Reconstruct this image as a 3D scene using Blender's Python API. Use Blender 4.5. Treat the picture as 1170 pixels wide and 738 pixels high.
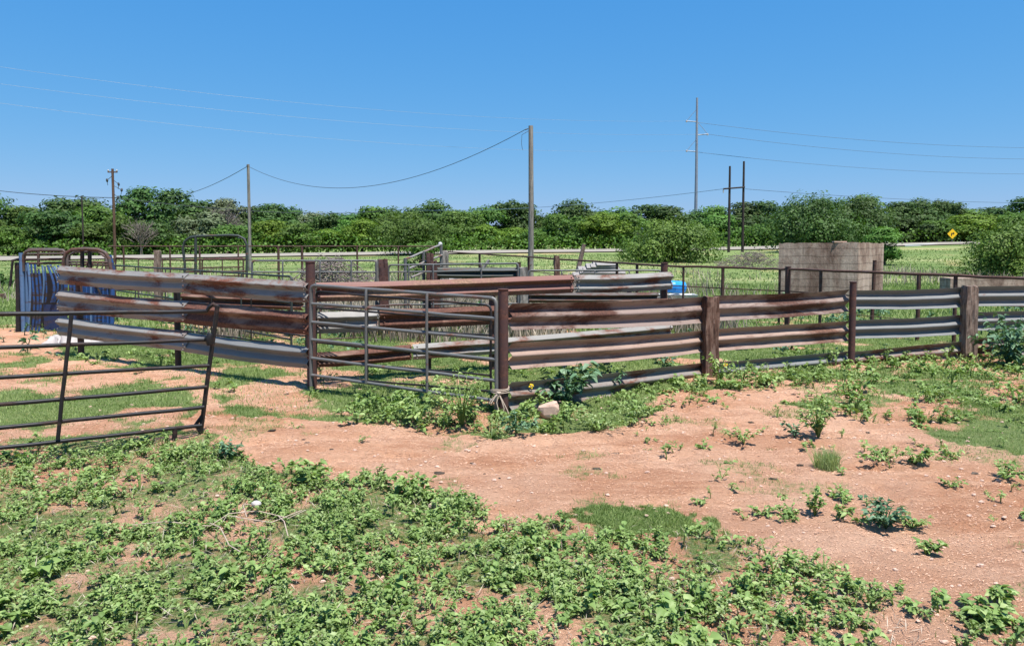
import bpy, math, random
import numpy as np
from mathutils import Vector
R = math.radians
random.seed(7); rng = np.random.default_rng(7)
for o in list(bpy.data.objects): bpy.data.objects.remove(o)
S = bpy.context.scene; COL = S.collection

# ---------------------------------------------------------------- camera
HC = 2.3; FPX = 850.0; PITCH = R(3.0); SH = 91 - FPX*math.tan(PITCH)
cam = bpy.data.cameras.new('camera'); co = bpy.data.objects.new('camera', cam); COL.objects.link(co)
co.location = (0, 0, HC); co.rotation_euler = (math.pi/2 - PITCH, 0, 0)
cam.sensor_width = 36; cam.lens = 36*FPX/1170; cam.shift_y = -SH/1170; cam.clip_start = .1; cam.clip_end = 6000
S.camera = co

# ---------------------------------------------------------------- light
SUN = Vector((.22, -.26, .94)).normalized()
el = math.asin(SUN.z); az = math.atan2(SUN.x, SUN.y)
w = bpy.data.worlds.new('World'); S.world = w; w.use_nodes = True
nt = w.node_tree; bg = nt.nodes['Background']; bg.inputs[1].default_value = .07
sky = nt.nodes.new('ShaderNodeTexSky'); sky.sky_type = 'NISHITA'; sky.sun_disc = False
sky.sun_elevation = el; sky.sun_rotation = az; sky.altitude = 300; sky.air_density = 1.0; sky.dust_density = .35; sky.ozone_density = 3.0
sx = nt.nodes.new('ShaderNodeSeparateColor'); cx = nt.nodes.new('ShaderNodeCombineColor'); nt.links.new(sky.outputs[0], sx.inputs[0])
for i_, (ga, gp_) in enumerate(((.39, 1.11), (1.55, .515), (4.2, .21))):      # deep clear blue as a phone camera grades it
    pw = nt.nodes.new('ShaderNodeMath'); pw.operation = 'POWER'; pw.inputs[1].default_value = gp_; ml = nt.nodes.new('ShaderNodeMath'); ml.operation = 'MULTIPLY'; ml.inputs[1].default_value = ga
    nt.links.new(sx.outputs[i_], pw.inputs[0]); nt.links.new(pw.outputs[0], ml.inputs[0]); nt.links.new(ml.outputs[0], cx.inputs[i_])
nt.links.new(cx.outputs[0], bg.inputs[0])
sl = bpy.data.lights.new('sun', 'SUN'); sl.energy = 4.4; sl.angle = R(.53); sl.color = (1, .965, .91)
so = bpy.data.objects.new('sun', sl); COL.objects.link(so); so.rotation_euler = SUN.to_track_quat('Z', 'Y').to_euler(); so.location = (0, 0, 60)
S.view_settings.view_transform = 'Standard'; S.view_settings.look = 'None'; S.view_settings.exposure = .95; S.view_settings.gamma = 1
S.render.engine = 'CYCLES'; S.cycles.max_bounces = 6; S.cycles.transparent_max_bounces = 4

# ---------------------------------------------------------------- survey helpers (pixel of the 1170x738 photo -> world)
cp, sp = math.cos(PITCH), math.sin(PITCH)
def ray(px, py):
    x = (px-585)/FPX; v = (369-py-SH)/FPX
    return Vector((x, v*sp + cp, v*cp - sp))
def at(px, py, Y):
    d = ray(px, py); k = Y/d.y
    return Vector((d.x*k, Y, HC + d.z*k))
def G(px, py):
    d = ray(px, py); k = -HC/d.z
    return Vector((d.x*k, d.y*k, 0))

# ---------------------------------------------------------------- noise
PERM = rng.random((256, 256))
def vnoise(x, y):
    xi = np.floor(x).astype(int); yi = np.floor(y).astype(int); fx = x-xi; fy = y-yi
    fx = fx*fx*(3-2*fx); fy = fy*fy*(3-2*fy)
    a = PERM[xi & 255, yi & 255]; b = PERM[(xi+1) & 255, yi & 255]; c = PERM[xi & 255, (yi+1) & 255]; d = PERM[(xi+1) & 255, (yi+1) & 255]
    return (a*(1-fx)+b*fx)*(1-fy) + (c*(1-fx)+d*fx)*fy
def fbm(x, y, o=4):
    s = 0; a = .5; t = 0
    for i in range(o):
        s = s + a*vnoise(x*2**i + 17.3*i, y*2**i + 5.1*i); t += a; a *= .5
    return s/t
RX = np.array([-900, -67, -36, -11, 18, 40, 60, 72, 120, 200, 900.]); RZ = np.array([0, 0, .33, .68, 1.0, 1.3, 1.78, 2.05, 2.6, 3, 3.])
def hgt(x, y):
    x = np.asarray(x, float); y = np.asarray(y, float)
    t = np.clip((y-48)/50, 0, 1); t = t*t*(3-2*t)
    z = t*np.interp(x, RX, RZ)
    near = np.exp(-((y-8)/14)**2)
    z = z + near*((fbm(x*.7, y*.7, 2)-.5)*.06 + (fbm(x*4, y*5, 3)-.5)*.06)
    # low wheel ruts along the track in front of the pens
    r = (y - 8.2 - .12*x + .02*x*x)
    z = z - .035*np.exp(-((r)/.16)**2) - .03*np.exp(-((r-.95)/.16)**2)
    z = z - near*.045*np.clip((vnoise(x*4.6+8, y*5.2+2)-.74)*6, 0, 1)
    return z + (fbm(x*.15, y*.15, 2)-.5)*.16*np.clip((y-25)/20, 0, 1)
def H1(x, y): return float(hgt(np.array([x]), np.array([y]))[0])

# ---------------------------------------------------------------- vegetation plan (polygons on the ground)
def P(*p): return np.array([[G(a, b).x, G(a, b).y] for a, b in p])
FRONT = P((-700, 520), (-100, 512), (120, 505), (230, 500), (272, 520), (330, 537), (400, 550), (450, 556), (520, 572), (600, 590), (700, 598), (780, 612), (840, 616), (900, 634), (960, 650), (1040, 668), (1100, 682), (1170, 698), (1300, 730), (1700, 1500), (-1500, 1500))
MID = P((-700, 345), (-100, 372), (60, 378), (64, 410), (130, 420), (200, 434), (238, 448), (262, 466), (330, 478), (400, 482), (430, 486), (480, 493), (560, 499), (600, 492), (650, 494), (720, 484), (745, 466), (770, 446), (850, 444), (880, 436), (1000, 432), (1170, 436), (1700, 436), (1700, 300), (-700, 300))
RIGHT = P((985, 436), (1700, 430), (1700, 560), (1250, 530), (1150, 512), (1080, 500), (1040, 486), (990, 482), (940, 468), (900, 462), (930, 446))
LEFTP = P((-300, 452), (60, 446), (215, 440), (228, 470), (225, 498), (100, 504), (-300, 512))
LUSH = P((638, 580), (700, 575), (770, 582), (830, 596), (842, 604), (800, 614), (720, 606), (650, 596))
LBARE = P((-700, 390), (10, 400), (70, 416), (130, 424), (232, 440), (235, 452), (60, 440), (-700, 446))
def inpoly(x, y, p):
    c = np.zeros(x.shape, bool); n = len(p)
    for i in range(n):
        x1, y1 = p[i]; x2, y2 = p[i-1]
        if y1 == y2: continue
        k = ((y1 > y) != (y2 > y)) & (x < (x2-x1)*(y-y1)/(y2-y1)+x1); c ^= k
    return c
def zones(x, y):
    wx = x + (fbm(x*1.6+9, y*1.6, 3)-.5)*.9; wy = y + (fbm(x*1.6, y*1.6+31, 3)-.5)*.7
    f = inpoly(wx, wy, FRONT); m = inpoly(wx, wy, MID); r = inpoly(wx, wy, RIGHT); l = inpoly(wx, wy, LEFTP)
    lu = inpoly(x+(wx-x)*.6+(fbm(x*9, y*9, 2)-.5)*.35, y+(wy-y)*.4+(fbm(x*9+5, y*9, 2)-.5)*.3, LUSH); lb = inpoly(wx, wy, LBARE)
    return f, m, r, l, lu, lb
def grass_cover(x, y):
    f, m, r, l, lu, lb = zones(x, y)
    n = fbm(x*1.3+4, y*1.3+7, 4); n2 = fbm(x*.5+40, y*.5, 3)
    g = np.zeros(x.shape)
    g = np.where(f, np.clip((n-.42)*3+.28*(x < .2), .04, .8)*np.clip(1.05-(x-1.2)*.28, .15, 1), g)
    g = np.where(m, np.clip(.55+(n-.42)*5+(n2-.45)*3, .15, 1), g)
    g = np.where(r, np.clip((n-.42)*6, .05, .9), g)
    g = np.where(l, np.clip((n-.36)*7, .05, .9), g)
    g = np.where(lb & ~l, np.clip((n-.43)*6, 0, .8), g)
    g = np.where(lu, 1, g)
    g = np.where((g < .05) & (n > .64), .35, g)
    far = np.clip((y-19)/4, 0, 1)
    return np.maximum(g, far*np.clip(.9-(fbm(x*.3+70, y*.3, 3) > .62)*.3, 0, 1))

# ---------------------------------------------------------------- mesh helpers
def np_mesh(name, V, groups, attrs=None, smooth=False):
    """V (n,3); groups: list of (k,m) int index arrays, m corners each"""
    me = bpy.data.meshes.new(name); V = np.ascontiguousarray(V, dtype=np.float32)
    me.vertices.add(len(V)); me.vertices.foreach_set('co', V.ravel())
    loops = np.concatenate([g.ravel() for g in groups]).astype(np.int32)
    tot = np.concatenate([np.full(len(g), g.shape[1]) for g in groups]).astype(np.int32)
    st = np.concatenate([[0], np.cumsum(tot)[:-1]]).astype(np.int32)
    me.loops.add(len(loops)); me.loops.foreach_set('vertex_index', loops)
    me.polygons.add(len(tot)); me.polygons.foreach_set('loop_start', st); me.polygons.foreach_set('loop_total', tot)
    me.update(calc_edges=True)
    if smooth: me.polygons.foreach_set('use_smooth', np.ones(len(tot), bool))
    for k, a in (attrs or {}).items():
        at_ = me.attributes.new(k, 'FLOAT', 'POINT'); at_.data.foreach_set('value', np.ascontiguousarray(a, dtype=np.float32))
    return me
def link(name, me, mat, parent=None, loc=(0, 0, 0)):
    o = bpy.data.objects.new(name, me); COL.objects.link(o); o.location = loc
    if mat is not None and not me.materials: me.materials.append(mat)
    if parent is not None: o.parent = parent; 
    return o
def tag(o, label=None, cat=None, group=None, kind=None):
    if label: o['label'] = label
    if cat: o['category'] = cat
    if group: o['group'] = group
    if kind: o['kind'] = kind
    return o
def thing(name, label, cat, loc, group=None):
    o = bpy.data.objects.new(name, None); COL.objects.link(o); o.location = loc; o.empty_display_size = .2
    return tag(o, label, cat, group)
class MB:
    def __init__(s): s.v = []; s.f = []
    def add(s, vs, fs):
        n = len(s.v); s.v += [Vector(v) for v in vs]; s.f += [tuple(i+n for i in f) for f in fs]
    def tube(s, pts, r, seg=8, cap=True):
        pts = [Vector(p) for p in pts]; n = len(pts); rs = r if isinstance(r, (list, tuple)) else [r]*n
        vs = []; u = None
        for i, p in enumerate(pts):
            t = (pts[min(i+1, n-1)]-pts[max(i-1, 0)]).normalized()
            if u is None:
                u = t.cross(Vector((0, 0, 1)));
                if u.length < .05: u = t.cross(Vector((0, 1, 0)))
            u = (u - t*u.dot(t)).normalized(); v = t.cross(u)
            for k in range(seg):
                a = 2*math.pi*k/seg; vs.append(p + (u*math.cos(a)+v*math.sin(a))*rs[i])
        fs = [(i*seg+k, i*seg+(k+1) % seg, (i+1)*seg+(k+1) % seg, (i+1)*seg+k) for i in range(n-1) for k in range(seg)]
        if cap: fs += [tuple(range(seg-1, -1, -1)), tuple(range((n-1)*seg, n*seg))]
        s.add(vs, fs); return s
    def box(s, c, d, rot=0, bev=.0):
        c = Vector(c); x, y, z = d[0]/2, d[1]/2, d[2]/2; ca, sa = math.cos(rot), math.sin(rot)
        vs = [c+Vector((a*x*ca-b*y*sa, a*x*sa+b*y*ca, e*z)) for e in (-1, 1) for a, b in ((-1, -1), (1, -1), (1, 1), (-1, 1))]
        s.add(vs, [(3, 2, 1, 0), (4, 5, 6, 7), (0, 1, 5, 4), (1, 2, 6, 5), (2, 3, 7, 6), (3, 0, 4, 7)]); return s
    def ball(s, c, r, nu=10, nv=7, sq=(1, 1, 1), jit=0):
        c = Vector(c); vs = []
        for j in range(1, nv):
            for i in range(nu):
                th = math.pi*j/nv; ph = 2*math.pi*i/nu; k = r*(1+random.uniform(-jit, jit))
                vs.append(c+Vector((k*sq[0]*math.sin(th)*math.cos(ph), k*sq[1]*math.sin(th)*math.sin(ph), k*sq[2]*math.cos(th))))
        top = len(vs); vs += [c+Vector((0, 0, r*sq[2])), c-Vector((0, 0, r*sq[2]))]
        fs = [(j*nu+i, (j+1)*nu+i, (j+1)*nu+(i+1) % nu, j*nu+(i+1) % nu) for j in range(nv-2) for i in range(nu)]
        fs += [(top, i, (i+1) % nu) for i in range(nu)] + [(top+1, (nv-2)*nu+(i+1) % nu, (nv-2)*nu+i) for i in range(nu)]
        s.add(vs, fs); return s
    def build(s, name, mat, parent=None, smooth=True, label=None):
        loc = parent['_o'] if parent is not None and '_o' in parent else None
        off = Vector(loc) if loc else (Vector(s.v[0]) if parent is None else Vector((0, 0, 0)))
        if parent is None:
            off = sum(s.v, Vector())/len(s.v); off.z = min(v.z for v in s.v)
        me = bpy.data.meshes.new(name); me.from_pydata([v-off for v in s.v], [], s.f)
        if smooth:
            me.polygons.foreach_set('use_smooth', [len(f) < 5 for f in s.f])
            me.set_sharp_from_angle(angle=R(50))
        me.materials.append(mat); o = bpy.data.objects.new(name, me); COL.objects.link(o)
        if parent is None: o.location = off
        else: o.parent = parent; o['_o'] = list(off)
        if label: o['label'] = label
        return o
def T(name, label, cat, loc, group=None):
    t = thing(name, label, cat, loc, group); t['_o'] = list(loc); return t
def lerp(a, b, t): return a + (b-a)*t
def catenary(a, b, sag, n=24):
    a = Vector(a); b = Vector(b); return [lerp(a, b, i/n) - Vector((0, 0, sag*4*(i/n)*(1-i/n))) for i in range(n+1)]
def bend(a, b, n=6, j=.006):
    a = Vector(a); b = Vector(b); r = [a]
    for i in range(1, n): r.append(lerp(a, b, i/n)+Vector((random.uniform(-j, j), random.uniform(-j, j), random.uniform(-j, j))))
    return r+[b]

# ---------------------------------------------------------------- materials
def newmat(name, rough=.7, metal=0, spec=.3):
    m = bpy.data.materials.new(name); m.use_nodes = True; b = m.node_tree.nodes['Principled BSDF']
    b.inputs['Roughness'].default_value = rough; b.inputs['Metallic'].default_value = metal; b.inputs['Specular IOR Level'].default_value = spec
    return m, m.node_tree, b
def N(nt, t, **k):
    n = nt.nodes.new(t)
    for a, v in k.items():
        if a in n.inputs.keys() if hasattr(n.inputs, 'keys') else False: n.inputs[a].default_value = v
        else: setattr(n, a, v)
    return n
def noise(nt, scale, vec=None, detail=4, rough=.6, dist=0):
    n = nt.nodes.new('ShaderNodeTexNoise'); n.inputs['Scale'].default_value = scale; n.inputs['Detail'].default_value = detail
    n.inputs['Roughness'].default_value = rough; n.inputs['Distortion'].default_value = dist
    if vec is not None: nt.links.new(vec, n.inputs['Vector'])
    return n.outputs['Fac']
def ramp(nt, fac, stops):
    r = nt.nodes.new('ShaderNodeValToRGB'); e = r.color_ramp.elements
    while len(e) < len(stops): e.new(.5)
    for x, (p, c) in zip(e, stops): x.position = p; x.color = (*c, 1) if len(c) == 3 else c
    nt.links.new(fac, r.inputs[0]); return r.outputs[0]
def g(v): return (v, v, v)
def mixc(nt, fac, a, b, mode='MIX'):
    m = nt.nodes.new('ShaderNodeMix'); m.data_type = 'RGBA'; m.blend_type = mode
    for s, x in (('Factor', fac), ('A', a), ('B', b)):
        i = {'Factor': 0, 'A': 6, 'B': 7}[s]
        if isinstance(x, (int, float)): m.inputs[i].default_value = x
        elif isinstance(x, tuple): m.inputs[i].default_value = (*x, 1)
        else: nt.links.new(x, m.inputs[i])
    return m.outputs[2]
def coords(nt, scale=(1, 1, 1), kind='Object'):
    c = nt.nodes.new('ShaderNodeTexCoord'); m = nt.nodes.new('ShaderNodeMapping'); m.inputs['Scale'].default_value = scale
    nt.links.new(c.outputs[kind], m.inputs[0]); return m.outputs[0]
def bump(nt, b, h, s=.3, d=.02):
    n = nt.nodes.new('ShaderNodeBump'); n.inputs['Strength'].default_value = s; n.inputs['Distance'].default_value = d
    nt.links.new(h, n.inputs['Height']); nt.links.new(n.outputs[0], b.inputs['Normal'])

def metal_mat(name, clean, rusty, amount, rough=.5, metal=.35, scale=2.5, dark=None):
    """paint or zinc with rust blotches; amount 0..1"""
    m, nt, b = newmat(name, rough, metal, .4)
    v = coords(nt); v2 = coords(nt, (.4, .4, 1.6))
    n1 = noise(nt, scale, v2, 8, .68, .3); n2 = noise(nt, 26, v, 4, .7); n3 = noise(nt, 1.1, v, 3)
    cl = mixc(nt, n3, tuple(c*.78 for c in clean), tuple(min(c*1.2, 1) for c in clean))
    ru = ramp(nt, n2, [(.3, tuple(c*.45 for c in rusty)), (.55, rusty), (.8, (rusty[0]*1.7, rusty[1]*1.75, rusty[2]*1.7))])
    p = .72-.5*amount
    f = ramp(nt, n1, [(max(p-.05, 0), g(0)), (min(p+.06, 1), g(1))])
    c = mixc(nt, f, cl, ru); c = mixc(nt, .35, c, mixc(nt, n2, g(.25), g(1)), 'MULTIPLY')
    nt.links.new(c, b.inputs['Base Color'])
    r = ramp(nt, f, [(0, g(rough)), (1, g(.85))]); nt.links.new(r, b.inputs['Roughness'])
    mm = ramp(nt, f, [(0, g(metal)), (1, g(0))]); nt.links.new(mm, b.inputs['Metallic'])
    bump(nt, b, n2, .25, .004); return m
GALV = (.40, .41, .43); RUST = (.17, .062, .035)
M = {}
M['galv'] = metal_mat('galvanised_rail', (.25, .235, .215), RUST, .36, .55, .0)
M['galv_rust'] = metal_mat('weathered_rail', (.25, .22, .195), RUST, .42, .6, .0)
M['galv_dark'] = metal_mat('dull_zinc_rail', (.185, .185, .18), RUST, .14, .6, .0)
M['rust_rail'] = metal_mat('rusty_rail', (.24, .14, .10), (.13, .052, .033), .6, .7, .0)
M['brown_rail'] = metal_mat('brown_rail', (.27, .20, .17), (.10, .042, .028), .42, .65, .0, 1.6)
M['red_rail'] = metal_mat('red_primer_rail', (.20, .08, .06), (.27, .16, .10), .38, .6, .0, 1.8)
M['tan_rail'] = metal_mat('tan_rail', (.34, .235, .185), (.15, .07, .045), .36, .6, .0, 1.4)
M['pipe'] = metal_mat('grey_gate_pipe', (.145, .145, .14), RUST, .2, .5, .12, 6)
M['pipe_green'] = metal_mat('green_grey_panel_pipe', (.04, .05, .045), RUST, .2, .6, .05, 6)
M['pipe_rust'] = metal_mat('rusty_drill_pipe', (.10, .062, .052), (.09, .042, .03), .55, .75, .1, 5)
M['pipe_brown'] = metal_mat('brown_chute_pipe', (.085, .068, .06), (.11, .05, .035), .4, .6, .1, 5)
M['post_rust'] = metal_mat('maroon_post_pipe', (.085, .042, .038), (.12, .05, .035), .4, .7, .1, 4)
M['black'] = metal_mat('black_gate_pipe', (.018, .017, .018), (.05, .025, .018), .3, .5, .2, 8)
M['blue'] = metal_mat('faded_blue_paint', (.022, .075, .23), (.05, .035, .03), .4, .5, .05, 5)
M['blue_pale'] = metal_mat('chalky_blue_paint', (.09, .17, .31), (.1, .06, .05), .2, .6, .05, 5)
M['blue_dark'] = metal_mat('dark_blue_steel', (.014, .03, .09), (.06, .035, .03), .3, .6, .05, 5)
M['steel_pole'] = metal_mat('grey_steel_pole', (.30, .33, .38), (.25, .2, .18), .0, .5, .3, 1)
def wood_mat(name, a, b_, zs=.12, sc=22):
    m, nt, b = newmat(name, .9, 0, .1); v = coords(nt, (1, 1, zs)); n = noise(nt, sc, v, 6, .7, .4); n2 = noise(nt, 3, coords(nt), 3)
    c = ramp(nt, n, [(.32, tuple(x*.28 for x in a)), (.48, a), (.7, b_)])
    c = mixc(nt, .5, c, mixc(nt, n2, g(.4), g(1.1)), 'MULTIPLY'); nt.links.new(c, b.inputs['Base Color']); bump(nt, b, n, .8, .02); return m
M['tie'] = wood_mat('creosote_timber', (.135, .075, .055), (.30, .21, .165))
M['tie_grey'] = wood_mat('grey_timber', (.20, .14, .11), (.38, .30, .24))
M['pole'] = wood_mat('grey_pole_wood', (.23, .21, .185), (.38, .35, .31), .08, 12)
M['pole_brown'] = wood_mat('brown_pole_wood', (.12, .07, .05), (.2, .13, .1), .08, 12)
M['pole_dark'] = wood_mat('dark_pole_wood', (.05, .04, .037), (.1, .08, .07), .08, 12)
M['twig'] = wood_mat('dead_twig', (.20, .165, .145), (.34, .29, .26), .5, 8)
M['bark'] = wood_mat('tree_bark', (.07, .055, .042), (.14, .115, .09), .3, 6)
def plain(name, c, rough=.6, var=.25, metal=0, sc=6, bs=.2):
    m, nt, b = newmat(name, rough, metal, .3); n = noise(nt, sc, coords(nt), 5)
    nt.links.new(mixc(nt, n, tuple(x*(1-var) for x in c), tuple(min(1, x*(1+var)) for x in c)), b.inputs['Base Color']); bump(nt, b, n, bs, .01); return m
M['wire'] = plain('cable_black', (.05, .055, .06), .6); M['wire_al'] = plain('cable_aluminium', (.24, .27, .30), .45, .1, 0)
M['wire_dull'] = plain('cable_dull', (.10, .16, .24), .6, .1, 0)
M['rope'] = plain('jute_twine', (.42, .33, .26), .95, .4, 0, 60)
M['rock'] = plain('pink_sandstone', (.50, .34, .26), .9, .25, 0, 18, .6)
M['cloth'] = plain('white_torn_cloth', (.42, .38, .36), .9, .15, 0, 7, .4)
M['blueplastic'] = plain('blue_plastic', (.03, .27, .72), .4, .1)
M['whiteplastic'] = plain('white_plastic', (.45, .45, .44), .5, .15)
M['yellow'] = plain('yellow_petal', (.85, .58, .03), .6, .1)
M['signy'] = plain('sign_yellow', (.85, .50, .02), .4, .05); M['signb'] = plain('sign_black', (.02, .02, .02), .5, .05)
M['ceramic'] = plain('insulator', (.35, .33, .32), .3, .1)
M['greypile'] = plain('weathered_boards', (.27, .25, .24), .9, .3, 0, 4, .5)

def leaf_mat(name, cols, trans=.25, rough=.55, objvar=0, spec=.25):
    """cols: dark, mid, light chosen by the per leaf attribute rnd"""
    m = bpy.data.materials.new(name); m.use_nodes = True; nt = m.node_tree; b = nt.nodes['Principled BSDF']
    b.inputs['Roughness'].default_value = rough; b.inputs['Specular IOR Level'].default_value = spec
    a = nt.nodes.new('ShaderNodeAttribute'); a.attribute_name = 'rnd'
    c = ramp(nt, a.outputs['Fac'], [(0, cols[0]), (.5, cols[1]), (1, cols[2])])
    if objvar:
        oi = nt.nodes.new('ShaderNodeObjectInfo'); hsv = nt.nodes.new('ShaderNodeHueSaturation')
        def mr(lo, hi, src):
            q = nt.nodes.new('ShaderNodeMapRange'); q.inputs[3].default_value = lo; q.inputs[4].default_value = hi; nt.links.new(src, q.inputs[0]); return q.outputs[0]
        nt.links.new(mr(.5-.022*objvar, .5+.012*objvar, oi.outputs['Random']), hsv.inputs['Hue'])
        nt.links.new(mr(1-.25*objvar, 1+.3*objvar, oi.outputs['Random']), hsv.inputs['Value'])
        nt.links.new(c, hsv.inputs['Color']); c = hsv.outputs[0]
    nt.links.new(c, b.inputs['Base Color'])
    t = nt.nodes.new('ShaderNodeBsdfTranslucent'); mx = nt.nodes.new('ShaderNodeMixShader'); mx.inputs[0].default_value = trans
    tc = mixc(nt, 1.0, c, (1.0, 1.15, .45), 'MULTIPLY'); nt.links.new(tc, t.inputs[0])
    nt.links.new(b.outputs[0], mx.inputs[1]); nt.links.new(t.outputs[0], mx.inputs[2]); nt.links.new(mx.outputs[0], nt.nodes['Material Output'].inputs[0])
    return m
M['l_dark'] = leaf_mat('dark_tree_leaves', [(0.030, 0.062, 0.017), (0.051, 0.105, 0.024), (0.084, 0.157, 0.033)], .25, .6, 1)
M['l_mid'] = leaf_mat('mid_tree_leaves', [(0.048, 0.097, 0.018), (0.083, 0.163, 0.028), (0.124, 0.225, 0.039)], .28, .6, 1)
M['l_bright'] = leaf_mat('bright_tree_leaves', [(0.076, 0.137, 0.017), (0.132, 0.221, 0.026), (0.181, 0.283, 0.038)], .3, .6, .8)
M['l_pale'] = leaf_mat('pale_tree_leaves', [(0.075, 0.104, 0.052), (0.122, 0.154, 0.075), (0.178, 0.206, 0.112)], .25, .6, .6)
M['l_bush'] = leaf_mat('bush_leaves', [(0.055, 0.098, 0.020), (0.105, 0.172, 0.030), (0.187, 0.276, 0.050)], .25, .6, 0)
M['weed'] = leaf_mat('weed_leaves', [(0.106, 0.170, 0.045), (0.201, 0.299, 0.086), (0.360, 0.443, 0.172)], .25, .5)
M['weed_blue'] = leaf_mat('blue_green_leaves', [(.045, .10, .05), (.095, .185, .095), (.20, .30, .18)], .2, .5, 0, .2)
M['weed_light'] = leaf_mat('light_weed_leaves', [(.13, .19, .06), (.24, .32, .11), (.38, .45, .22)], .3, .5)
M['grass'] = leaf_mat('grass_blades', [(.12, .18, .05), (.21, .29, .085), (.36, .40, .17)], .3, .6)
M['drygrass'] = leaf_mat('field_grass', [(.14, .21, .07), (.24, .31, .11), (.44, .44, .22)], .3, .7)
M['drystalk'] = leaf_mat('dead_stalks', [(0.168, 0.132, 0.108), (0.336, 0.276, 0.216), (0.540, 0.456, 0.360)], .15, .8)
M['straw'] = leaf_mat('straw_bits', [(.26, .115, .065), (.64, .36, .225), (.84, .57, .41)], .05, .8)

# ---------------------------------------------------------------- ground
def axis(lo, hi, d, out_lo, out_hi, gmul=1.09):
    a = list(np.arange(lo, hi, d)); s = d; x = a[-1]
    while x < out_hi: s *= gmul; x += s; a.append(x)
    s = d; x = a[0]; pre = []
    while x > out_lo: s *= gmul; x -= s; pre.append(x)
    return np.array(pre[::-1]+a)
gx = axis(-11, 13, .065, -1500, 1500); gy = axis(3.2, 17, .055, -300, 2500)
XX, YY = np.meshgrid(gx, gy); xs, ys = XX.ravel(), YY.ravel(); zs = hgt(xs, ys)
veg = grass_cover(xs, ys) - .12*zones(xs, ys)[0]*(ys < 12); nx_, ny_ = len(gx), len(gy)
ii = (np.arange(ny_-1)[:, None]*nx_ + np.arange(nx_-1)[None]).ravel()
fs_ = np.stack([ii, ii+1, ii+1+nx_, ii+nx_], 1)
far = np.clip((ys-21)/6, 0, 1)
me = np_mesh('ground', np.stack([xs, ys, zs], 1), [fs_], {'veg': veg, 'far': far}, True)
m, nt, b = newmat('red_dirt_and_turf', .95, 0, .1)
v = coords(nt)
av = nt.nodes.new('ShaderNodeAttribute'); av.attribute_name = 'veg'; af = nt.nodes.new('ShaderNodeAttribute'); af.attribute_name = 'far'
n1 = noise(nt, .55, v, 6, .65); n2 = noise(nt, 14, v, 6, .75); n3 = noise(nt, 3.0, coords(nt, (.5, 1.6, 1)), 6, .7, .5); n4 = noise(nt, 60, coords(nt, (.5, 1.3, 1)), 4, .8)
dirt = ramp(nt, n3, [(.25, (.42, .20, .115)), (.45, (.70, .37, .22)), (.62, (.80, .455, .285)), (.8, (.86, .56, .38))])
dirt = mixc(nt, .42, dirt, ramp(nt, n2, [(.3, g(.42)), (.47, g(.92)), (.7, g(1.15))]), 'MULTIPLY')
dirt = mixc(nt, .5, dirt, ramp(nt, n4, [(.3, g(.5)), (.5, g(1.0)), (.7, g(1.2))]), 'MULTIPLY')
n6 = noise(nt, .9, coords(nt, (.35, 1.5, 1)), 5, .7, .4)
dirt = mixc(nt, ramp(nt, n6, [(.44, g(0)), (.58, g(.75))]), dirt, (.50, .225, .12))
dirt = mixc(nt, ramp(nt, n1, [(.4, g(0)), (.62, g(.5))]), dirt, (.82, .53, .37))
turf = ramp(nt, n4, [(.3, (.10, .15, .045)), (.5, (.19, .26, .085)), (.7, (.34, .35, .16))])
field = ramp(nt, noise(nt, .12, coords(nt, (.35, 1, 1)), 5, .65), [(.35, (.11, .17, .05)), (.5, (.19, .25, .085)), (.66, (.32, .33, .15))])
field = mixc(nt, .6, field, ramp(nt, noise(nt, 3, v, 5, .7), [(.3, g(.6)), (.7, g(1.2))]), 'MULTIPLY')
grn = mixc(nt, af.outputs['Fac'], turf, field)
ad = nt.nodes.new('ShaderNodeMath'); ad.operation = 'MULTIPLY_ADD'; nt.links.new(n2, ad.inputs[0]); ad.inputs[1].default_value = 2.2; nt.links.new(av.outputs['Fac'], ad.inputs[2])
mrr = nt.nodes.new('ShaderNodeMapRange'); mrr.inputs[1].default_value = 1.38; mrr.inputs[2].default_value = 1.8; nt.links.new(ad.outputs[0], mrr.inputs[0])
fac = ramp(nt, ad.outputs[0], [(.0, g(0)), (1, g(1))])
nt.links.new(mixc(nt, mrr.outputs[0], dirt, grn), b.inputs['Base Color'])
hsum = nt.nodes.new('ShaderNodeMath'); hsum.operation = 'ADD'; nt.links.new(n2, hsum.inputs[0]); nt.links.new(n4, hsum.inputs[1])
bump(nt, b, hsum.outputs[0], 1.0, .05)
tag(link('ground', me, m), 'red dirt and turf ground around the cattle pens', None, None, 'structure')

# road, one pale strip along the far side of the field, slightly crowned
rx = np.array([-400, -200, -67, -36, -11, 18, 40, 60, 72, 120, 260, 500.]); ry = np.array([60, 82, 97, 103, 109, 114, 117, 119, 120, 126, 150, 200.])
rxs = np.linspace(-400, 500, 160); rys = np.interp(rxs, rx, ry); k = np.ones(7)/7; rys = np.convolve(np.pad(rys, 3, 'edge'), k, 'valid')
def strip(off0, off1, lift, n=6):
    V = []; 
    for j in range(n+1):
        o = off0+(off1-off0)*j/n; V.append(np.stack([rxs, rys+o, hgt(rxs, rys+o)+lift*np.clip((o+5)/2.5, -.15, 1)], 1))
    V = np.concatenate(V); L = len(rxs); q = (np.arange(n)[:, None]*L+np.arange(L-1)[None]).ravel()
    return np_mesh('road', V, [np.stack([q, q+1, q+1+L, q+L], 1)], None, True)
M['road'] = plain('pale_gravel_road', (.25, .22, .18), .95, .12, 0, .8, .2)
tag(link('road', strip(-4, 11, .42, 8), M['road']), 'pale gravel road along the far edge of the field', None, None, 'structure')

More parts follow.
